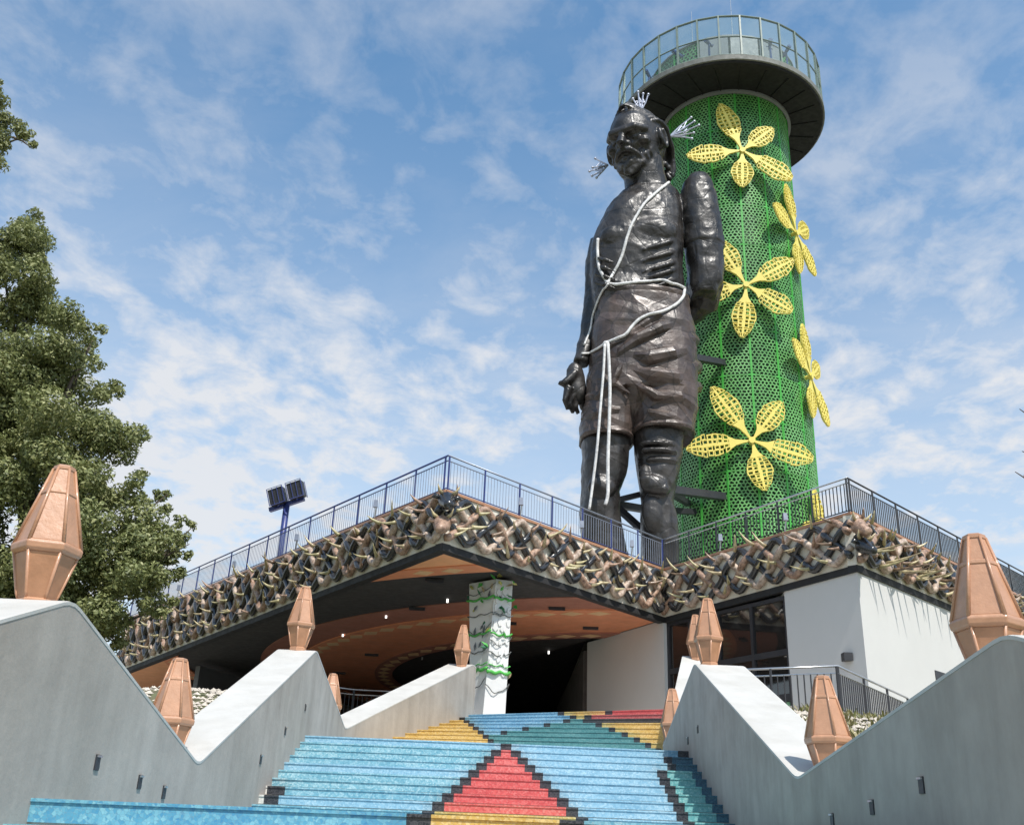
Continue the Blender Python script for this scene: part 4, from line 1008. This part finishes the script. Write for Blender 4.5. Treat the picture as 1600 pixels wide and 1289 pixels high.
# ------------------------------------------------------------------ statue
SY = 41.0
def row_ring(y, xl, xr, ds, dc=0.0, n=28, p=2.4):
    a = at(xl, y, SY+dc); b_ = at(xr, y, SY+dc); c = (a+b_)/2; h = (b_.x-a.x)/2; o = []
    for k in range(n):
        t = 2*math.pi*k/n; cs_, sn = math.cos(t), math.sin(t)
        o.append((c.x+h*math.copysign(abs(cs_)**(2/p), cs_), SY+dc+ds*math.copysign(abs(sn)**(2/p), sn), c.z))
    return o
def loft_rows(mb, rows, **k): mb.loft([row_ring(*r, **k) for r in rows][::-1])
def remesh(mb, vox, smooth_it):
    me = mb.mesh('tmp'); fixn(me); o = bpy.data.objects.new('tmp', me); COL.objects.link(o)
    rm_ = o.modifiers.new('r', 'REMESH'); rm_.mode = 'VOXEL'; rm_.voxel_size = vox
    if smooth_it: s_ = o.modifiers.new('s', 'SMOOTH'); s_.iterations = smooth_it; s_.factor = 0.5
    dg = bpy.context.evaluated_depsgraph_get(); ev = o.evaluated_get(dg)
    res = bpy.data.meshes.new_from_object(ev); bpy.data.objects.remove(o); return res
base = at(985, 930, SY)
stt = thing('statue', 'giant black statue of a bound bearded standing man before the green tower', 'statue', (5.6, SY, 10.5))
bd = MB()
# torso and neck
loft_rows(bd, [(296, 985, 1050, 0.75, 0.1), (306, 972, 1060, 1.0, 0.05), (325, 953, 1064, 1.25), (350, 938, 1065, 1.42), (385, 924, 1066, 1.5), (420, 922, 1066, 1.42), (455, 925, 1068, 1.35), (490, 928, 1072, 1.35), (530, 928, 1078, 1.4), (560, 928, 1078, 1.4)])
loft_rows(bd, [(255, 974, 1036, 0.95, -0.1), (275, 975, 1038, 0.95, -0.05), (298, 977, 1045, 0.95, 0.05), (318, 972, 1056, 0.95, 0.1)])
# pectorals, ribs, belly on the front
for (x, y, rx, rz, dp) in ((966, 372, 0.85, 0.62, -1.00), (1016, 360, 1.35, 0.75, -1.10), (985, 455, 1.3, 1.2, -0.98)):
    c = at(x, y, SY+dp); bd.ell(c, (Vector((rx, 0, 0)), Vector((0, 0.48, 0)), Vector((0, 0, rz))), 16, 10)
for k in range(5):
    y = 376+k*15+(k*7 % 5)
    bd.tube([at(1062, y-4, SY-0.6), at(1046, y+2, SY-1.32), at(1025, y+8, SY-1.5), at(1005, y+14, SY-1.48)], [0.08, 0.105, 0.07, 0.02], 8)
for k in range(4):
    y = 402+k*13
    bd.tube([at(930, y, SY-0.9), at(945, y+4, SY-1.35), at(962, y+10, SY-1.46)], [0.08, 0.10, 0.03], 8)
bd.tube([at(978, 318, SY-0.95), at(1000, 324, SY-1.15), at(1030, 314, SY-1.0)], [0.12, 0.14, 0.1], 8)   # collar bones
# his left arm: upper arm with sleeve, then forearm folded behind the back
loft_rows(bd, [(277, 1084, 1098, 0.35), (281, 1074, 1107, 0.7), (292, 1066, 1113, 0.92), (315, 1062, 1119, 1.0), (350, 1064, 1125, 1.0), (388, 1069, 1131, 1.02), (391, 1071, 1129, 0.97), (420, 1074, 1131, 0.95), (445, 1076, 1129, 0.9), (465, 1080, 1118, 0.8)], n=24)
bd.tube([at(1102, 440, SY+0.2), at(1096, 470, SY+0.9), at(1075, 488, SY+1.7), at(1040, 498, SY+2.0), at(1000, 500, SY+1.9)], [0.9, 0.85, 0.75, 0.62, 0.5], 14)
# his right arm and hand
bd.tube([at(946, 378, SY+0.35), at(938, 410, SY+0.7), at(934, 460, SY+0.8), at(925, 510, SY+0.5), at(912, 552, SY+0.1), at(907, 568, SY-0.05)], [0.72, 0.72, 0.62, 0.52, 0.38, 0.36], 14)
bd.ell(at(901, 596, SY-0.1), (Vector((0.46, 0, 0)), Vector((0, 0.34, 0)), Vector((-0.12, 0, 0.95))), 14, 10)
for k, (x0, y0, x1, y1, x2, y2, dd_) in enumerate(((889, 606, 882, 626, 888, 640, -0.35), (895, 610, 890, 634, 896, 645, -0.15), (903, 610, 899, 636, 904, 646, 0.05), (910, 608, 908, 630, 911, 641, 0.25))):
    bd.tube([at(x0, y0, SY+dd_), at(x1, y1, SY+dd_-0.12), at(x2, y2, SY+dd_+0.15)], [0.2, 0.19, 0.14], 8)
bd.tube([at(900, 582, SY-0.35), at(888, 594, SY-0.5), at(879, 600, SY-0.5), at(873, 598, SY-0.5)], [0.2, 0.17, 0.14, 0.08], 8)
# legs
loft_rows(bd, [(650, 914, 985, 1.2), (700, 909, 984, 1.15, -0.05), (740, 909, 978, 1.05, -0.05), (770, 909, 967, 0.95, -0.05), (800, 906, 968, 1.02, 0.05), (830, 908, 974, 1.0, 0.1), (870, 915, 981, 0.85, 0.1), (905, 921, 978, 0.72, 0.1), (935, 924, 976, 0.68, 0.1)])
loft_rows(bd, [(640, 988, 1075, 1.25, -0.1), (690, 991, 1067, 1.22, -0.15), (725, 995, 1063, 1.12, -0.2), (745, 998, 1060, 1.15, -0.25), (765, 1000, 1056, 1.1, -0.25), (785, 1003, 1052, 0.92, -0.15), (810, 1002, 1057, 0.98, -0.1), (840, 1002, 1061, 0.98, -0.05), (880, 1003, 1060, 0.82, -0.05), (915, 1008, 1056, 0.72, -0.05), (940, 1009, 1055, 0.68, -0.05)])
for (x, y, rx, rz, dp) in ((1022, 757, 0.6, 0.42, -1.25), (1010, 752, 0.3, 0.3, -1.25), (1034, 764, 0.35, 0.25, -1.2), (940, 760, 0.6, 0.5, -0.95), (1030, 705, 0.8, 0.12, -1.25), (1034, 720, 0.7, 0.12, -1.22), (1026, 694, 0.75, 0.1, -1.25), (1020, 800, 0.45, 0.9, -0.95), (1008, 740, 0.25, 0.4, -1.1)):
    bd.ell(at(x, y, SY+dp), (Vector((rx, 0, 0)), Vector((0, 0.3, 0)), Vector((0, 0, rz))), 14, 10)
for (x, dz_) in ((950, 0.1), (1032, -0.05)):
    c = at(x, 945, SY+dz_); bd.ell((c.x, SY+dz_-0.6, 10.75), (Vector((0.72, 0, 0)), Vector((0, 1.6, 0)), Vector((0, 0, 0.45))), 16, 10)
    bd.tube([(c.x, SY+dz_, 10.7), (c.x, SY+dz_, 11.3)], 0.7, 14)
# head
yaw = R(33); HC = at(994, 229, SY-0.25)
hf = Vector((-math.sin(yaw), -math.cos(yaw), -0.36)).normalized(); hr = Vector((math.cos(yaw), -math.sin(yaw), 0.0)).normalized(); hr = (hr-hf*hr.dot(hf)).normalized(); hu = hr.cross(hf); hu = hu if hu.z > 0 else -hu
HS = 0.97
def H(a, b_, c): return HC+(hr*a+hf*b_+hu*c)*HS
def skull(q):
    a, b_, c = q; A_, B_, C_ = a*1.38, b_*1.68, c*2.0; a *= 1-0.06*max(0, b_)
    if b_ > 0:
        for sx in (-0.52, 0.52): 
            k = math.exp(-((A_-sx)**2/0.10+(C_-0.12)**2/0.055)); b_ -= 0.36*k; 
        b_ -= 0.12*math.exp(-((abs(A_)-0.85)**2/0.10+(C_+0.75)**2/0.18))
        b_ += 0.05*math.exp(-(A_**2/0.6+(C_-0.9)**2/0.3))
    a *= 1-0.16*max(0, -c)**1.5
    return (a, b_, c)
bd.ell(HC, (hr*1.38*HS, hf*1.68*HS, hu*2.0*HS), 64, 44, skull)
bd.ell(H(0, 0.50, -1.15), (hr*0.98*HS, hf*1.0*HS, hu*0.92*HS), 24, 16)                       # jaw
bd.tube([H(-1.12, 0.90, 0.34), H(-0.62, 1.50, 0.46), H(-0.15, 1.66, 0.38), H(0.15, 1.66, 0.38), H(0.62, 1.50, 0.46), H(1.12, 0.90, 0.34)], [0.14, 0.22, 0.2, 0.2, 0.22, 0.14], 10)
bd.tube([H(0, 1.58, 0.34), H(0, 1.82, -0.02), H(0, 2.08, -0.34), H(0, 1.86, -0.46)], [0.14, 0.2, 0.25, 0.17], 10)
for sg in (-1, 1):
    bd.sph(H(sg*0.24, 1.74, -0.38), 0.19, 10, 8)
    bd.sph(H(sg*0.52, 1.22, 0.10), 0.25, 12, 8)
    bd.tube([H(sg*0.28, 1.40, 0.02), H(sg*0.52, 1.47, -0.06), H(sg*0.80, 1.28, 0.02)], [0.05, 0.075, 0.05], 8)
    bd.tube([H(sg*0.28, 1.44, 0.16), H(sg*0.52, 1.50, 0.24), H(sg*0.82, 1.28, 0.14)], [0.05, 0.08, 0.05], 8)
    bd.ell(H(sg*0.84, 1.02, -0.24), (hr*0.36, hf*0.38, hu*0.30), 12, 8)
    bd.tube([H(sg*0.05, 1.86, -0.66), H(sg*0.35, 1.74, -0.74), H(sg*0.62, 1.46, -0.98), H(sg*0.70, 1.28, -1.18)], [0.15, 0.16, 0.12, 0.06], 8)
    # ear
    ep = [H(sg*(1.34+0.10*math.sin(math.pi*u)), -0.05+0.34*math.cos(2*math.pi*u*0.82+2.0)-0.05, 0.06+0.52*math.sin(2*math.pi*u*0.82+2.0)) for u in [i/12 for i in range(13)]]
    ep = [e_+hr*sg*0.10 for e_ in ep]; bd.tube(ep, [0.115]*13, 8)
    bd.ell(H(sg*1.30, -0.02, 0.0), (hr*0.12, hf*0.26, hu*0.42), 10, 8)
    bd.sph(H(sg*1.38, 0.05, -0.46), 0.15, 8, 6)
bd.tube([H(-0.36, 1.52, -1.02), H(0, 1.70, -1.06), H(0.36, 1.52, -1.02)], [0.08, 0.13, 0.08], 8)
bd.ell(H(0, 1.34, -1.50), (hr*0.62, hf*0.36, hu*0.42), 14, 10)
# beard curls
rb_ = random.Random(3)
for k in range(150):
    u = rb_.uniform(-1, 1); s_ = abs(u)
    a = u*1.12; b_ = 1.62-1.25*s_**1.6; c = -1.62+1.25*s_**1.5+rb_.uniform(-0.32, 0.30)
    if -1.15 < c and s_ < 0.42: continue
    bd.sph(H(a*1.03, b_+0.10+rb_.uniform(-0.06, 0.06), c), rb_.uniform(0.10, 0.17), 8, 6)
# hair swept back
bd.ell(H(0, -0.32, 0.25), (hr*1.46*HS, hf*1.48*HS, hu*1.88*HS), 28, 18)
for sg in (-1, 1):
    for k in range(9):
        u = k/8
        p0 = H(sg*(0.08+1.05*u), 0.98-0.62*u, 1.78-0.95*u**1.4); p1 = H(sg*(0.2+1.16*u), 0.2-0.5*u, 1.98-1.12*u); p2 = H(sg*(0.35+1.05*u), -0.75-0.1*u, 1.62-1.35*u); p3 = H(sg*(0.5+0.75*u), -1.35, 0.6-1.3*u); p4 = H(sg*(0.55+0.62*u), -1.28+0.2*u, -0.4-1.3*u)
        q5 = [HC+(q_-HC)*1.07 for q_ in (p0, p1, p2, p3, p4)]; qs = [q5[0]]+[q for a_, b_ in zip(q5, q5[1:]) for q in ((HC+(a_.lerp(b_, 0.5)-HC)*1.05), b_)]
        bd.tube(qs, [0.06, 0.10, 0.12, 0.13, 0.13, 0.13, 0.13, 0.12, 0.10], 8)
for k in range(9): bd.sph(H(1.12+0.12*math.sin(k*2.1), -0.86+0.1*math.cos(k*1.7), -1.15-0.20*k), 0.17, 8, 6)
body = remesh(bd, 0.06, 1)
def beat(me, fn):                      # push vertices along their normals by fn(position)
    n = len(me.vertices); co = np.empty(n*3); no = np.empty(n*3)
    me.vertices.foreach_get('co', co); me.vertices.foreach_get('normal', no)
    co = co.reshape(-1, 3); no = no.reshape(-1, 3)
    d = np.array([fn(x, y, z) for x, y, z in co.tolist()])
    me.vertices.foreach_set('co', (co+no*d[:, None]).ravel()); me.update()
nz = noise.noise
def body_beat(x, y, z):                # uneven hand-beaten sheet, left calm on the head
    if z > 31.2: return 0.0
    return 0.075*(0.45-abs(nz((x*0.9, y*0.9, z*0.8)))*1.6)+0.02*(0.5-abs(nz((x*2.2+5, y*2.2, z*2.2)))*1.6)
beat(body, body_beat)
obj('body', body, 'bronze', stt, smooth=True, fix=False)
# shorts
sh = MB()
loft_rows(sh, [(470, 933, 1071, 1.42), (482, 931, 1076, 1.55), (520, 927, 1084, 1.66), (560, 923, 1086, 1.72), (600, 918, 1087, 1.75), (625, 915, 1087, 1.72)], n=40)
loft_rows(sh, [(585, 917, 1002, 1.55), (640, 911, 992, 1.5), (668, 907, 990, 1.45), (690, 905, 988, 1.42)], n=28)
loft_rows(sh, [(585, 984, 1087, 1.6, -0.08), (632, 984, 1088, 1.6, -0.1), (662, 985, 1086, 1.55, -0.1), (682, 987, 1079, 1.5, -0.1)], n=28)
sh.ell(at(988, 612, SY-0.05), (Vector((1.0, 0, 0)), Vector((0, 1.62, 0)), Vector((0, 0, 1.75))), 20, 14)
folds = [((1070, 505, -0.9), (1030, 512, -1.7), (995, 530, -1.75), (965, 552, -1.6), 0.20), ((1083, 545, -0.6), (1050, 552, -1.6), (1012, 560, -1.8), (985, 556, -1.6), 0.24), ((1086, 588, -0.5), (1055, 590, -1.6), (1015, 585, -1.8), (990, 578, -1.65), 0.22),
         ((1086, 612, -0.4), (1060, 622, -1.5), (1025, 618, -1.75), (995, 600, -1.65), 0.18), ((1060, 470, -1.2), (1030, 490, -1.62), (985, 520, -1.66), (945, 545, -1.5), 0.10), ((926, 585, -0.9), (945, 592, -1.45), (965, 602, -1.62), (985, 615, -1.62), 0.10), ((915, 620, -0.6), (935, 618, -1.35), (955, 600, -1.65), (970, 570, -1.7), 0.14),
          ((1086, 640, -0.4), (1065, 650, -1.3), (1040, 650, -1.6), (1010, 640, -1.65), 0.15), ((910, 655, -0.5), (930, 648, -1.25), (950, 640, -1.5), (970, 640, -1.5), 0.13),
         ((1086, 570, 0.6), (1087, 575, 0.0), (1082, 572, -0.8), (1070, 568, -1.2), 0.2), ((1087, 602, 0.6), (1088, 606, 0.0), (1083, 604, -0.8), (1070, 600, -1.2), 0.2), ((1084, 530, 0.6), (1084, 534, 0.0), (1080, 530, -0.8), (1066, 524, -1.3), 0.2)]
for *pp, r_ in folds: sh.tube([at(x, y, SY+d_) for x, y, d_ in pp], [r_*0.8, r_*1.5, r_*1.3, r_*0.4], 8)
for rows_, dc in (((907, 988, 690, 1.47), 0.0), ((986, 1081, 682, 1.55), -0.1)):
    xl, xr, y, ds = rows_
    rg = row_ring(y, xl, xr, ds, dc, 28); sh.tube(rg+[rg[0]], 0.09, 8)
rg = row_ring(474, 932, 1073, 1.48, 0, 32); sh.tube(rg+[rg[0]], 0.12, 8)
shm = remesh(sh, 0.07, 3)
beat(shm, lambda x, y, z: 0.11*(0.55-1.7*abs(nz((x*0.40, y*0.40, z*1.0+x*0.35))))+0.02*(0.5-abs(nz((x*1.8, y*1.8, z*2.2)))))
def facet(me, ratio):                  # plain sheet-metal planes with hard creases
    o = bpy.data.objects.new('tmp', me); COL.objects.link(o); dm = o.modifiers.new('d', 'DECIMATE'); dm.ratio = ratio
    res = bpy.data.meshes.new_from_object(o.evaluated_get(bpy.context.evaluated_depsgraph_get())); bpy.data.objects.remove(o); return res
shm = facet(shm, 0.035)
obj('shorts', shm, 'bronze_cloth', stt, smooth=False, fix=False)
# ropes laid on the figure
def bvh(me):
    return BVHTree.FromPolygons([v.co.copy() for v in me.vertices], [tuple(p.vertices) for p in me.polygons])
trees = [bvh(body), bvh(shm)]
def on_body(x, y, lift=0.06, fallback=-1.6):
    d_ = ray(x, y).normalized(); best = None
    for tr in trees:
        h = tr.ray_cast(EYE, d_)
        if h[0] is not None and (best is None or h[3] < best[1]): best = (h[0]+h[1]*lift, h[3])
    return best[0] if best else at(x, y, SY+fallback)
def spl(pts, n=6):
    P = [pts[0]]+list(pts)+[pts[-1]]; o = []
    for i in range(1, len(P)-2):
        for k in range(n):
            t = k/n; p0, p1, p2, p3 = P[i-1], P[i], P[i+1], P[i+2]
            o.append(tuple(0.5*(2*p1[j]+(-p0[j]+p2[j])*t+(2*p0[j]-5*p1[j]+4*p2[j]-p3[j])*t*t+(-p0[j]+3*p1[j]-3*p2[j]+p3[j])*t**3) for j in range(2)))
    o.append(tuple(P[-2])); return o
def rope(pts, r_=0.075, proj=True, depth=None):
    q = spl(pts)
    w = [on_body(x, y) for x, y in q] if proj else [at(x, y, SY+depth) for x, y in q]
    for _ in range(1):
        w = [w[0]]+[(w[i-1]+w[i]*2+w[i+1])/4 for i in range(1, len(w)-1)]+[w[-1]]
    obj('rope', MB().tube(w, r_, 7), 'rope', stt, smooth=True)
rope([(1044, 287), (1022, 305), (1005, 322), (988, 350), (980, 372), (972, 400), (962, 422), (950, 444)])
rope([(936, 374), (935, 395), (938, 420), (950, 444)])
rope([(950, 444), (942, 456), (934, 475), (926, 500), (921, 520), (913, 540)], 0.05)
rope([(950, 444), (965, 446), (985, 443), (1010, 441), (1032, 439), (1052, 444), (1068, 451)])
rope([(1068, 453), (1066, 465), (1055, 477), (1038, 486), (1015, 493), (997, 501), (983, 518), (966, 530), (947, 537)])
rope([(947, 537), (935, 546), (922, 552), (909, 554)], 0.055)
def hang(pts, r_):
    q = spl(pts); obj('rope', MB().tube([at(x, y, SY-1.95+0.2*min(1, max(0, (y-680)/100))) for x, y in q], r_, 7), 'rope', stt, smooth=True)
hang([(945, 538), (943, 580), (938, 640), (933, 700), (927, 750), (921, 795)], 0.06)
hang([(950, 538), (953, 600), (952, 660), (950, 720), (950, 770), (946, 788)], 0.075)
obj('rope_knot', MB().sph(at(947, 538, SY-1.85), 0.16), 'rope', stt, smooth=True)
# steel braces between the figure and the tower
def brace(a, b_, w): obj('brace', MB().bar(a, b_, w, w), 'black_metal', stt)
brace(at(1070, 556, SY+1.0), cyl_hit(1130, 567, TR+0.02), 0.30)
brace(at(1040, 764, SY+0.6), cyl_hit(1130, 776, TR+0.02), 0.34)
brace(at(1040, 765, SY+0.6), cyl_hit(1076, 787, TR+0.02), 0.26)
brace(at(950, 785, SY+0.4), at(1010, 770, SY+0.6), 0.22)
brace(at(950, 786, SY+0.5), at(1015, 797, SY+2.4), 0.30)
brace(at(950, 780, SY+0.4), at(1015, 838, SY+1.2), 0.26)
brace(at(940, 790, SY+0.5), cyl_hit(1085, 800, TR+0.02), 0.26)
# wire plumes
def plume(x0, y0, tips, dep):
    mb = MB(); c = at(x0, y0, SY+dep)
    for (x, y) in tips:
        p = at(x, y, SY+dep+random.uniform(-0.2, 0.2)); mid_ = c.lerp(p, 0.5)+Vector((random.uniform(-0.1, 0.1), 0, random.uniform(-0.06, 0.06)))
        mb.tube([c, mid_, p], [0.05, 0.042, 0.036], 5); mb.sph(p, 0.075, 6, 5)
    for a, b_ in zip(tips, tips[1:]):
        pa_, pb_ = c.lerp(at(*a, SY+dep), 0.55), c.lerp(at(*b_, SY+dep), 0.55); pc_ = c.lerp(at(*b_, SY+dep), 0.32); pd_ = c.lerp(at(*a, SY+dep), 0.78)
        mb.tube([pa_, pc_], 0.03, 4); mb.tube([pa_, pb_], 0.03, 4); mb.tube([pd_, pb_], 0.03, 4)
    obj('wire_plume', mb, 'wire', stt)
plume(1000, 176, [(983, 162), (989, 155), (997, 144), (1005, 147), (1013, 148)], 0.0)
plume(1046, 214, [(1080, 184), (1085, 190), (1092, 196), (1084, 208), (1081, 217)], 0.6)
plume(950, 258, [(921, 268), (925, 275), (932, 278), (926, 262), (930, 248)], 0.8)

# ------------------------------------------------------------------ trees
def leaf_cloud(name, clumps, n_total, size, parent, mname, seed):
    r_ = np.random.default_rng(seed)
    wts = np.array([c[1]**2.2 for c in clumps]); wts /= wts.sum(); N = n_total
    idx = r_.choice(len(clumps), N, p=wts)
    cen = np.array([c[0] for c in clumps])[idx]; rad = np.array([c[1] for c in clumps])[idx]
    d = r_.normal(size=(N, 3)); d /= np.linalg.norm(d, axis=1)[:, None]
    rr = rad*(0.35+0.70*r_.random(N)**0.6)*(1+0.25*np.sin(d[:, 0]*5+idx)*np.cos(d[:, 2]*4+idx*2))
    p = cen+d*rr[:, None]*np.array([1, 1, 0.8])
    nrm = d+r_.normal(size=(N, 3))*0.8+np.array([0, 0, 0.5]); nrm /= np.linalg.norm(nrm, axis=1)[:, None]
    t = np.cross(nrm, r_.normal(size=(N, 3))); t /= np.linalg.norm(t, axis=1)[:, None]; b_ = np.cross(nrm, t)
    s = size*(0.6+0.8*r_.random(N))[:, None]
    v = np.stack([p-t*s, p+b_*s*0.45+nrm*s*0.15, p+t*s, p-b_*s*0.45+nrm*s*0.15], 1).reshape(-1, 3)
    me = bpy.data.meshes.new(name); me.vertices.add(4*N); me.vertices.foreach_set('co', v.ravel())
    me.loops.add(4*N); me.loops.foreach_set('vertex_index', np.arange(4*N, dtype=np.int32))
    me.polygons.add(N); me.polygons.foreach_set('loop_start', np.arange(0, 4*N, 4, dtype=np.int32)); me.polygons.foreach_set('loop_total', np.full(N, 4, dtype=np.int32))
    me.update(); me.validate()
    return obj(name, me, mname, parent, fix=False)
def C(x, y, rpx, Y): 
    p = at(x, y, Y); w_ = (p-EYE).dot(cF); return (tuple(p), rpx*w_/FPX)
cl1 = []
big_ = [(55, 480, 45, 28), (70, 455, 26, 28), (100, 930, 60, 27.5), (150, 890, 50, 28), (40, 930, 60, 28), (110, 830, 60, 28), (180, 760, 40, 28.5), (140, 700, 50, 28.5), (80, 600, 60, 28.5), (200, 880, 50, 28.5), (120, 985, 40, 28), (160, 960, 40, 28.5), (230, 890, 30, 28.5), (10, 380, 50, 28.5), (20, 400, 55, 28), (45, 350, 28, 28), (-60, 430, 90, 28), (30, 470, 50, 29), (90, 530, 55, 28), (20, 570, 90, 27), (-70, 600, 110, 28), (115, 510, 28, 27), (130, 560, 28, 27.5), (130, 640, 60, 28), (60, 690, 90, 26.5), (170, 620, 26, 28), (185, 690, 45, 28), (-40, 740, 110, 27), (120, 770, 80, 26.5), (205, 760, 35, 28), (190, 830, 70, 27), (90, 870, 90, 26.5), (235, 850, 45, 27.5), (215, 920, 55, 27), (150, 940, 60, 27), (250, 900, 35, 27.5), (-30, 880, 100, 27), (182, 606, 20, 28), (222, 745, 16, 28), (120, 1000, 40, 27), (60, 960, 60, 27), (175, 985, 26, 27.5), (240, 950, 22, 27.5), (70, 410, 22, 28), (150, 525, 20, 28)]
for (x, y, r_, Y) in big_:
    k = max(3, int(r_/9))
    for _ in range(k):
        a = random.uniform(0, 6.28); q = random.uniform(0, 1)**0.6*r_*0.8
        cl1.append(C(x+q*math.cos(a), y+q*math.sin(a), random.uniform(0.28, 0.5)*r_+4, Y+random.uniform(-1.2, 1.2)))
for (x, y, r_, Y) in ((262, 770, 5, 28), (250, 775, 7, 28), (283, 815, 7, 28), (300, 822, 5, 28), (290, 845, 9, 28), (270, 835, 8, 28), (295, 870, 6, 28), (268, 870, 12, 28), (255, 800, 8, 28), (280, 895, 6, 28), (272, 940, 8, 27.5), (190, 1005, 10, 27.5), (165, 1015, 9, 27.5), (20, 200, 14, 27), (40, 212, 9, 27), (0, 190, 16, 27), (50, 225, 5, 27), (2, 135, 7, 27), (-20, 170, 20, 27), (-30, 240, 25, 27), (5, 225, 8, 27)):
    for _ in range(4): cl1.append(C(x+random.uniform(-r_, r_), y+random.uniform(-r_, r_), r_*0.7+2, Y))
tr1 = thing('tree', 'large leafy green tree at the left edge behind the stair wall', 'tree', (-13.6, 28, 3.9), 'trees')
tp_ = Vector((-13.8, 28.2, 3.8)); 
obj('trunk', MB().tube([tp_, tp_+Vector((0.1, 0, 3)), tp_+Vector((-0.3, 0.1, 6.0)), tp_+Vector((-0.9, 0, 8.5)), tp_+Vector((-1.6, 0, 10.5))], [0.5, 0.38, 0.28, 0.16, 0.06], 10), 'bark', tr1, smooth=True)
for (x, y, r_, Y) in big_[::2]:
    e_ = Vector(C(x-r_*0.3, y+r_*0.3, r_, Y)[0]); zt = max(tp_.z+2, min(tp_.z+8, e_.z-2)); s_ = Vector((tp_.x-0.04*(zt-tp_.z), 28.2, zt))
    mid_ = s_.lerp(e_, 0.5)+Vector((0, 0, -0.3)); obj('limb', MB().tube([s_, mid_, e_], [0.14, 0.09, 0.025], 6), 'bark', tr1, smooth=True)
for (x0, y0, x1, y1) in ((-40, 245, 22, 205), (0, 228, 45, 215), (20, 215, 50, 232), (215, 815, 262, 772), (235, 890, 300, 824), (235, 885, 296, 850), (130, 950, 185, 1008)):
    a_, b_ = at(x0, y0, 27.5), at(x1, y1, 27.5); obj('twig', MB().tube([a_, a_.lerp(b_, 0.5)+Vector((0, 0, 0.06)), b_], [0.05, 0.03, 0.012], 5), 'bark', tr1)
leaf_cloud('crown', cl1, 240000, 0.066, tr1, 'leaves', 5)
# smaller tree seen below the left end of the roof
cl2 = [C(x, y, r_, 62) for x, y, r_ in ((205, 1070, 22), (215, 1050, 14), (235, 1085, 18), (190, 1100, 25), (220, 1110, 25), (255, 1060, 10), (165, 1080, 25), (180, 1040, 14))]
tr2 = thing('tree', 'small distant green tree below the left end of the canopy', 'tree', (-22.5, 62, 3.9), 'trees')
obj('trunk', MB().tube([(-22.5, 62, 3.9), (-22.4, 62, 6), (-22.6, 62, 7.5)], [0.2, 0.15, 0.06], 8), 'bark', tr2)
leaf_cloud('crown', cl2, 9000, 0.13, tr2, 'leaves', 6)
# bare tree whose twig tips reach in at the right edge
tr3 = thing('bare_tree', 'bare twig tips of a leafless tree reaching in at the right edge', 'tree', (20.5, 34, 4.0))
tb = Vector((21.6, 34, 3.9))
obj('trunk', MB().tube([tb, tb+Vector((0, 0, 6)), tb+Vector((-0.2, 0, 12))], [0.25, 0.17, 0.08], 8), 'bark', tr3)
for (x0, y0, y1) in ((1593, 639, 665), (1597, 705, 720), (1586, 737, 765)):
    a_ = at(x0, y0, 34); b_ = at(1625, y1, 34); c_ = Vector((tb.x, 34, b_.z-1.0))
    obj('twig', MB().tube([c_, b_, a_.lerp(b_, 0.5)+Vector((0, 0, 0.04)), a_], [0.07, 0.04, 0.03, 0.015], 6), 'bark', tr3)
    m_ = a_.lerp(b_, 0.35); obj('bud', MB().tube([m_, m_+Vector((0.02, 0, 0.12))], [0.018, 0.006], 4), 'bark', tr3)

# ------------------------------------------------------------------ planting bed by the terrace
kb = MB()
for a, b_ in (((4.95, 23.83), (7.6, 22.3)), ((7.6, 22.3), (11.0, 27.0))):
    a = Vector(a); b_ = Vector(b_); d = (b_-a).normalized(); n_ = Vector((d.y, -d.x))*0.16
    if n_.y > 0: n_ = -n_
    kb.prism([tuple(a+n_), tuple(b_+n_), tuple(b_-n_), tuple(a-n_)], 3.0, 4.29)
tag(obj('terrace_kerb', kb, 'concrete'), kind='structure')
def scatter(name, n, box, size, mname, leafy, seed):
    r_ = random.Random(seed); mb = MB()
    for _ in range(n):
        x = r_.uniform(box[0], box[1]); y = r_.uniform(box[2], box[3]); z = hill_z(x, y); s = size*r_.uniform(0.5, 1.3)
        if leafy:
            for _k in range(5):
                a = r_.uniform(0, 6.28); l = s*r_.uniform(1.0, 2.6); w = s*0.25
                e = Vector((math.cos(a)*0.7, math.sin(a)*0.7, 1)).normalized()*l; sd = Vector((-math.sin(a), math.cos(a), 0))*w
                b0 = Vector((x, y, z)); mb.add([b0-sd*0.4, b0+sd*0.4, b0+e*0.6+sd, b0+e, b0+e*0.6-sd], [(0, 1, 2, 3, 4)])
        else:
            t = r_.uniform(0, 6.28); c_, s_ = math.cos(t), math.sin(t)
            v = [(x+s*(c_*a-s_*b), y+s*(s_*a+c_*b), z+s*h) for a, b, h in ((1, 0, 0.15), (0.2, 0.8, 0.1), (-0.9, 0.3, 0.2), (-0.2, -0.8, 0.1), (0.1, 0.1, 0.75))]
            mb.add(v, [(0, 1, 4), (1, 2, 4), (2, 3, 4), (3, 0, 4)])
    return tag(obj(name, mb, mname, fix=False), {'pebble': 'pale pebbles covering the planting bed', 'scrub': 'dry green and yellow ground plants in the planting bed'}[mname], {'pebble': 'pebbles', 'scrub': 'ground cover'}[mname], kind='stuff')
scatter('pebble_bed', 5200, (4.05, 10.5, 15.5, 25), 0.07, 'pebble', False, 1)
scatter('ground_plants', 900, (4.05, 10.5, 15.5, 25), 0.085, 'scrub', True, 2)
scatter('pebble_bed', 4200, (-11, -3.95, 11.5, 28), 0.07, 'pebble', False, 3)['label'] = 'pale pebbles on the bank behind the left stair wall'
